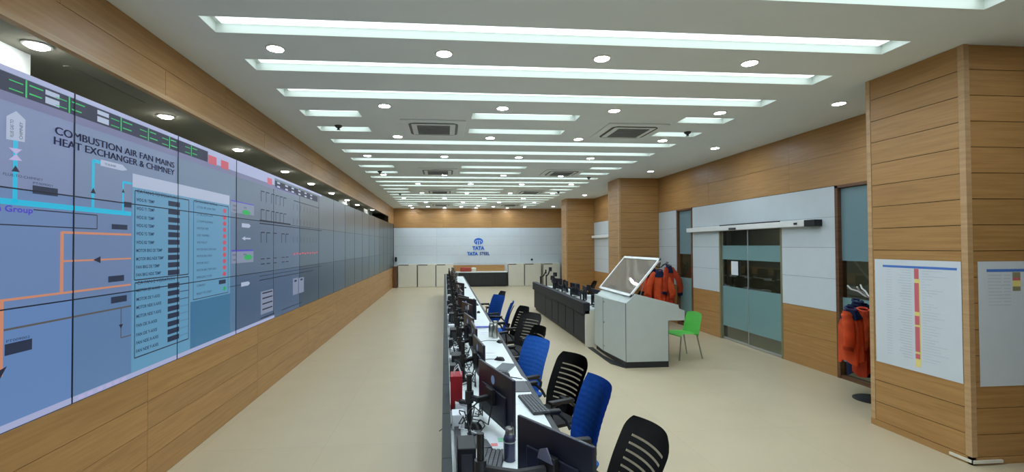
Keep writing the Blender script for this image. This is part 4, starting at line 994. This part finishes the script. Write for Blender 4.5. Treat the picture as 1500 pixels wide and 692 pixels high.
for i, (x, y, hh) in enumerate(((2.90, 13.95, 0.46), (3.02, 13.70, 0.54), (3.15, 13.35, 0.40), (2.96, 12.5, 0.36), (2.98, 11.66, 0.34), (2.97, 10.8, 0.38), (3.0, 9.9, 0.36), (3.05, 9.25, 0.40))):
    t = thing('monitor_arm', 'bare black jointed monitor arm on the charcoal console, %s from its far end' % ORD[i], 'monitor arm', (x, y, 0.73), 0.5 * i, 'bare arms on the charcoal console')
    MB().box(-0.05, 0.05, -0.05, 0.05, 0, 0.02, bev=0.004).build('foot', BLACK, t); MB().cyl((0, 0, 0.02), (0, 0, hh * 0.7), 0.02, n=10).build('pole', BLACK, t)
    MB().tube([(0, 0, hh * 0.62), (0.10, 0.03, hh * 0.72), (0.16, 0.0, hh)], 0.02, 8).build('swing_arm', BLACK, t)
    MB().box(0.15, 0.175, -0.06, 0.06, hh - 0.06, hh + 0.06, bev=0.006).build('mount_plate', BLACK, t)
for i, (x, y) in enumerate(((3.20, 12.5), (3.25, 11.65), (3.3, 10.8))):
    t = thing('paper_stack', 'white paper stack on the charcoal console, %s from its far end' % ORD[i], 'papers', (x + 0.1, y, 0.73), 0.3 * i, 'paper stacks on the console'); MB().box(-0.1, 0.1, -0.14, 0.14, 0, 0.03 + 0.02 * i).build('sheets', PAPER, t); MB().box(-0.102, 0.09, -0.13, 0.142, 0.03 + 0.02 * i, 0.034 + 0.02 * i).build('top_sheet', PAPER, t)
t = thing('round_tub', 'pale rounded tub on the charcoal console near the grey cabinet desk', 'tub', (3.35, 9.98, 0.73)); MB().lathe([(0.06, 0), (0.09, 0.06), (0.10, 0.16), (0.075, 0.21), (0.02, 0.22)], n=20).build('body', CREAM, t); MB().lathe([(0.103, 0.14), (0.103, 0.16)], n=20).build('rim', PAPER, t)

# ------------------------------------------------------------------ pale grey mimic desk with open lid
t = thing('mimic_desk', 'pale grey steel control desk with propped open clear lid', 'control desk', (3.3, 8.0, 0)); GI = Matrix.Translation((-3.3, -8.0, 0))
GY0, GY1 = 7.31, 8.75
side_prof = [(2.91, 0.10), (3.63, 0.10), (3.63, 0.757), (3.905, 0.757), (3.905, 0.915), (3.81, 0.952), (3.80, 1.012), (3.086, 1.195), (2.923, 1.05)]
# side panel facing the camera and its twin
MB().prism(side_prof, 1, GY0, GY0 + 0.03, M=GI).build('side_panel', GREYC, t)
MB().prism(side_prof, 1, GY1 - 0.03, GY1, M=GI).build('side_panel', GREYC, t)
# angled back in two facets
def vpanel(p, q, z0, z1, th):
    d = Vector((q[0] - p[0], q[1] - p[1], 0)).normalized(); nrm = Vector((-d.y, d.x, 0))
    b = MB(); a = Vector((p[0], p[1], 0)); c = Vector((q[0], q[1], 0))
    return b.prism([(a.x, a.y), (c.x, c.y), (c.x - nrm.x * th, c.y - nrm.y * th), (a.x - nrm.x * th, a.y - nrm.y * th)], 2, z0, z1, M=GI)
A_, B2, C2 = (2.91, 7.312), (2.826, 8.155), (2.865, 8.748)
d1 = vpanel(A_, B2, 0.10, 1.05, 0.02).build('back_door', GREYC, t)
vpanel(B2, C2, 0.10, 1.05, 0.02).build('back_panel', GREYC, t)
for p, z0, z1 in ((A_, 0.10, 1.05), ((2.8262, 8.153), 0.10, 1.05)):
    MB().box(p[0] - 0.0025, p[0] + 0.004, p[1] - 0.004, p[1] + 0.004, z0, z1, M=GI).build('door_gap', CHAR, d1)
vpanel((2.9085, 7.312), (2.8245, 8.155), 0.098, 0.104, 0.01).build('door_gap', CHAR, d1)
MB().box(3.622, 3.6305, GY0 - 0.0015, GY0 + 0.002, 0.10, 0.757, M=GI).build('panel_edge', CHAR, t)
for z in (0.2, 0.62, 0.98):
    MB().cyl((2.824, 8.09, z), (2.815, 8.088, z), 0.012, n=10, M=GI).build('door_lock', STEEL, d1)
MB().box(-0.40, 0.33, GY0 + 0.012 - 8.0, GY1 - 8.0, 0.0, 0.10).build('plinth', CHARD, t)
b = MB(); b.prism([(2.93, 1.05), (3.086, 1.192), (3.086, 1.172), (2.95, 1.04)], 1, GY0 + 0.03, GY1 - 0.03, M=GI); b.build('back_slope', GREYC, t)
b = MB(); b.prism([(3.086, 1.17), (3.79, 0.985), (3.79, 0.965), (3.086, 1.15)], 1, GY0 + 0.03, GY1 - 0.03, M=GI); b.build('mosaic_top', mat('mosaic_grey', (150, 156, 152), 0.5, var=0.1, scale=40), t)
b = MB(); b.prism([(3.79, 0.95), (3.90, 0.912), (3.90, 0.76), (3.64, 0.76), (3.64, 0.80), (3.79, 0.80)], 1, GY0 + 0.03, GY1 - 0.03, M=GI); b.build('knee_shelf', GREYC, t)
b = MB().box(3.55, 3.60, GY0 + 0.03, GY1 - 0.03, 0.10, 0.76, M=GI); b.build('front_panel', GREYC, t)
# gap filling top of angled back
b = MB(); b.prism([(2.905, 7.33), (2.826, 8.155), (2.865, 8.74), (2.96, 8.74), (2.96, 7.33)], 2, 1.035, 1.052, M=GI); b.build('back_ledge', GREYC, t)
# lid
hx, hz, tx, tz, LY0, LY1 = 3.003, 1.15, 3.53, 1.768, 7.35, 8.88
ld = Vector((tx - hx, 0, tz - hz)); LL = ld.length; ld.normalize(); ln = Vector((-ld.z, 0, ld.x))
LM = GI @ Matrix(((0, ld.x, ln.x, hx), (1, 0, 0, LY0), (0, ld.z, ln.z, hz), (0, 0, 0, 1)))
LW = LY1 - LY0
lid = MB().box(0.04, LW - 0.04, 0.04, LL - 0.04, -0.003, 0.003, M=LM).build('lid_pane', ACRYL, t)
b = MB(); fw_ = 0.045
b.box(0, LW, 0, fw_, -0.012, 0.012, M=LM); b.box(0, LW, LL - fw_, LL, -0.012, 0.012, M=LM); b.box(0, fw_, 0, LL, -0.012, 0.012, M=LM); b.box(LW - fw_, LW, 0, LL, -0.012, 0.012, M=LM)
b.build('lid_frame', WHITEM, t)
for y in (7.55, 8.6): MB().tube([(3.25, y, 1.11), (3.40, y, 1.595)], 0.008, 6, M=GI).build('lid_stay', STEEL, t)
for y in (7.7, 8.5): MB().box(y - LY0 - 0.05, y - LY0 + 0.05, LL - 0.002, LL + 0.012, -0.015, 0.015, M=LM).build('lid_catch', CHARD, t)
o = MB().prism([(2.76, 7.62), (2.88, 7.36), (2.93, 7.36), (2.83, 8.15), (2.86, 8.85), (2.76, 8.85)], 2, 0.0, 0.012).build('floor_plate', CHARD); tag(o, 'dark floor plate along the foot of the grey control desk', 'floor plate')
t = thing('shelf_board', 'pale board under the overhang of the grey control desk', 'board', (4.02, 9.1, 0)); MB().box(-0.2, 0.25, -0.3, 0.3, 0.50, 0.53).build('top', CREAM, t)
for sx in (-0.18, 0.23):
    for sy in (-0.28, 0.28): MB().box(sx - 0.015, sx + 0.015, sy - 0.015, sy + 0.015, 0, 0.5).build('leg', STEEL, t)

# ------------------------------------------------------------------ green plastic chair
t = thing('plastic_chair', 'bright green plastic chair with metal legs beside the grey control desk', 'chair', (4.18, 7.93, 0), math.radians(101))
def gseat(u, v):
    k = 1 - 0.06 * abs(u) ** 4
    return (u * 0.21, v * 0.21 * k, 0.445 - 0.02 * (1 - u * u) * (1 - v * v) + 0.012 * v - (0.03 * max(0, v - 0.6) ** 2 / 0.16))
MB().grid(gseat, linsp(-1, 1, 11), linsp(-1, 1, 11), None, None, 0.03).build('seat', GREEN, t)
def gback(u, v):
    k = 1 - 0.07 * v - (0.10 * max(0, (v - 0.85) / 0.15) ** 2)
    return (u * 0.21 * k, -0.195 - 0.10 * v + 0.035 * (u * u) - 0.01, 0.40 + 0.395 * v - 0.02 * u * u * v)
MB().grid(gback, linsp(-1, 1, 11), linsp(0, 1, 13), None, None, 0.022).build('backrest', GREEN, t)
MB().box(-0.20, 0.20, 0.16, 0.20, 0.405, 0.43, bev=0.008).build('front_rim', GREEN, t)
for sx in (-1, 1):
    MB().cyl((sx * 0.18, 0.16, 0.42), (sx * 0.20, 0.215, 0.0), 0.0125, 0.011, 10).build('leg', STEEL, t)
    MB().cyl((sx * 0.17, -0.17, 0.42), (sx * 0.195, -0.26, 0.0), 0.0125, 0.011, 10).build('leg', STEEL, t)

# ------------------------------------------------------------------ coat stands and jackets
def coat_stand(x, y, h, lab, colr):
    t = thing('coat_stand', lab, 'coat stand', (x, y, 0))
    MB().lathe([(0.21, 0), (0.21, 0.012), (0.19, 0.022), (0.03, 0.03)], n=28).build('base', CHARD, t)
    MB().cyl((0, 0, 0.03), (0, 0, h), 0.016, n=12).build('pole', STEEL, t)
    for i in range(6):
        a = 2 * PI * i / 6 + 0.2; c, s = math.cos(a), math.sin(a)
        MB().tube([(0, 0, h - 0.12), (0.06 * c, 0.06 * s, h - 0.10), (0.13 * c, 0.13 * s, h - 0.04), (0.20 * c, 0.20 * s, h - 0.02), (0.24 * c, 0.24 * s, h + 0.03)], 0.010, 8).build('hook_arm', colr, t)
    return t
def jacket(x, y, z, rz, L, W, m, lab, grp, yoke=NAVY, seed=0, slv=(0.10, 0.16)):
    t = thing('work_jacket', lab, 'jacket', (x, y, z), rz, grp)
    rd = random.Random(seed); p1, p2 = rd.random() * 6, rd.random() * 6
    def body(u, v):
        # u 0..1 around, v 0 top .. 1 hem
        a = 2 * PI * u
        w = W * (0.28 + 0.72 * min(1, (v / 0.16)) ** 0.6) * (1 - 0.12 * v + 0.10 * v * v); d = 0.055 + 0.06 * min(1, v / 0.3)
        fold = 1 + (0.10 + 0.12 * v) * math.sin(6 * a + p1 + 2 * v) * min(1, v * 3) + 0.06 * math.sin(11 * a + p2)
        return (w * math.cos(a) * (0.96 + 0.04 * fold), d * math.sin(a) * fold, -L * v + 0.03 * math.sin(3 * a + p2) * v)
    MB().grid(body, linsp(0, 1, 41), linsp(0, 1, 17), None, None, 0.006).build('body', m, t)
    def yk(u, v): p = body(u, 0.02 + 0.17 * v); return (p[0] * 1.03, p[1] * 1.12, p[2] + 0.004)
    if yoke: MB().grid(yk, linsp(0, 1, 33), linsp(0, 1, 5), None, None, 0.006).build('yoke', yoke, t)
    for s in (-1, 1):
        off = slv[0] if s < 0 else slv[1]; q1, q2 = rd.random() * 6, rd.random() * 0.06
        path = [Vector(p) for p in ((s * W * 0.62, 0, -L * 0.05), (s * W * 0.98, -0.03, -L * 0.14), (s * (W * 1.10 + off * 0.4), -0.06 - q2, -L * 0.34), (s * (W * 1.08 + off * 0.8), -0.075 - q2, -L * 0.55), (s * (W * 0.96 + off), -0.05 - q2, -L * (0.74 + q2)))]
        def sleeve(u, v):
            k = v * (len(path) - 1); a0 = min(int(k), len(path) - 2); p = path[a0].lerp(path[a0 + 1], k - a0); a = 2 * PI * u
            rr_ = 0.060 + 0.016 * math.sin(v * PI) + 0.007 * math.sin(v * 26 + q1 + 2 * math.cos(a)) + 0.006 * math.sin(3 * a + q1)
            return (p.x + rr_ * math.cos(a), p.y + rr_ * 0.72 * math.sin(a), p.z + 0.02 * math.cos(a) * s)
        sl = MB().grid(sleeve, linsp(0, 1, 17), linsp(0, 1, 21), None, None, 0.004).build('sleeve', m, t)
        MB().grid(lambda u, v: tuple(Vector(sleeve(u, 0.91 + 0.09 * v)) + Vector((0.005 * math.cos(2 * PI * u), 0.005 * math.sin(2 * PI * u), -0.004))), linsp(0, 1, 17), linsp(0, 1, 4), None, None, 0.004).build('cuff', ORANGED if m is ORANGE else NAVY, sl)
    c = MB(); 
    for k in range(1): c.tube([(0.07 * math.cos(a), 0.045 * math.sin(a), 0.005 + 0.02 * math.sin(a)) for a in linsp(0.4, 2 * PI - 0.4 + 0.4, 15)], 0.016, 8)
    c.build('collar', yoke or m, t)
    return t
WHOOK = mat('white_hook', (226, 226, 222), 0.4)
coat_stand(5.44, 5.52, 1.42, 'coat stand with white curved hooks beside the near column', WHOOK)
jacket(5.12, 5.48, 1.17, 0.25, 0.66, 0.125, ORANGE, 'bright orange work jacket hanging outermost on the stand by the near column', 'jackets by the near column', NAVY, 1, (0.05, 0.0))
jacket(5.43, 5.62, 1.13, -0.15, 0.82, 0.14, ORANGED, 'long deep orange jacket hanging nearest the near wood column', 'jackets by the near column', ORANGED, 2, (0.03, 0.0))
jacket(5.52, 5.80, 1.22, 0.2, 0.96, 0.15, NAVY, 'navy blue jacket hanging behind the orange ones by the near column', 'jackets by the near column', None, 3)
coat_stand(5.50, 11.55, 1.52, 'dark hooked coat stand left of the sliding door, full of jackets', BLACK)
for i, (x, y, z, a, L, W_, m, yk_, lab) in enumerate((
    (5.56, 11.16, 1.46, 0.35, 0.92, 0.12, ORANGED, NAVY, 'deep orange jacket hanging at the right of the far coat stand'),
    (5.34, 11.20, 1.34, -0.5, 0.84, 0.15, ORANGE, NAVY, 'bright orange jacket hanging in front on the far coat stand'),
    (5.16, 11.60, 1.26, 0.9, 0.80, 0.14, ORANGE, NAVY, 'orange jacket at the left of the far coat stand, partly behind the clear lid'),
    (5.46, 11.98, 1.40, 0.4, 0.9, 0.13, NAVY, None, 'navy jacket at the back of the far coat stand'))):
    jacket(x, y, z, a, L, W_, m, lab, 'jackets on the far coat stand', yk_, 10 + i)
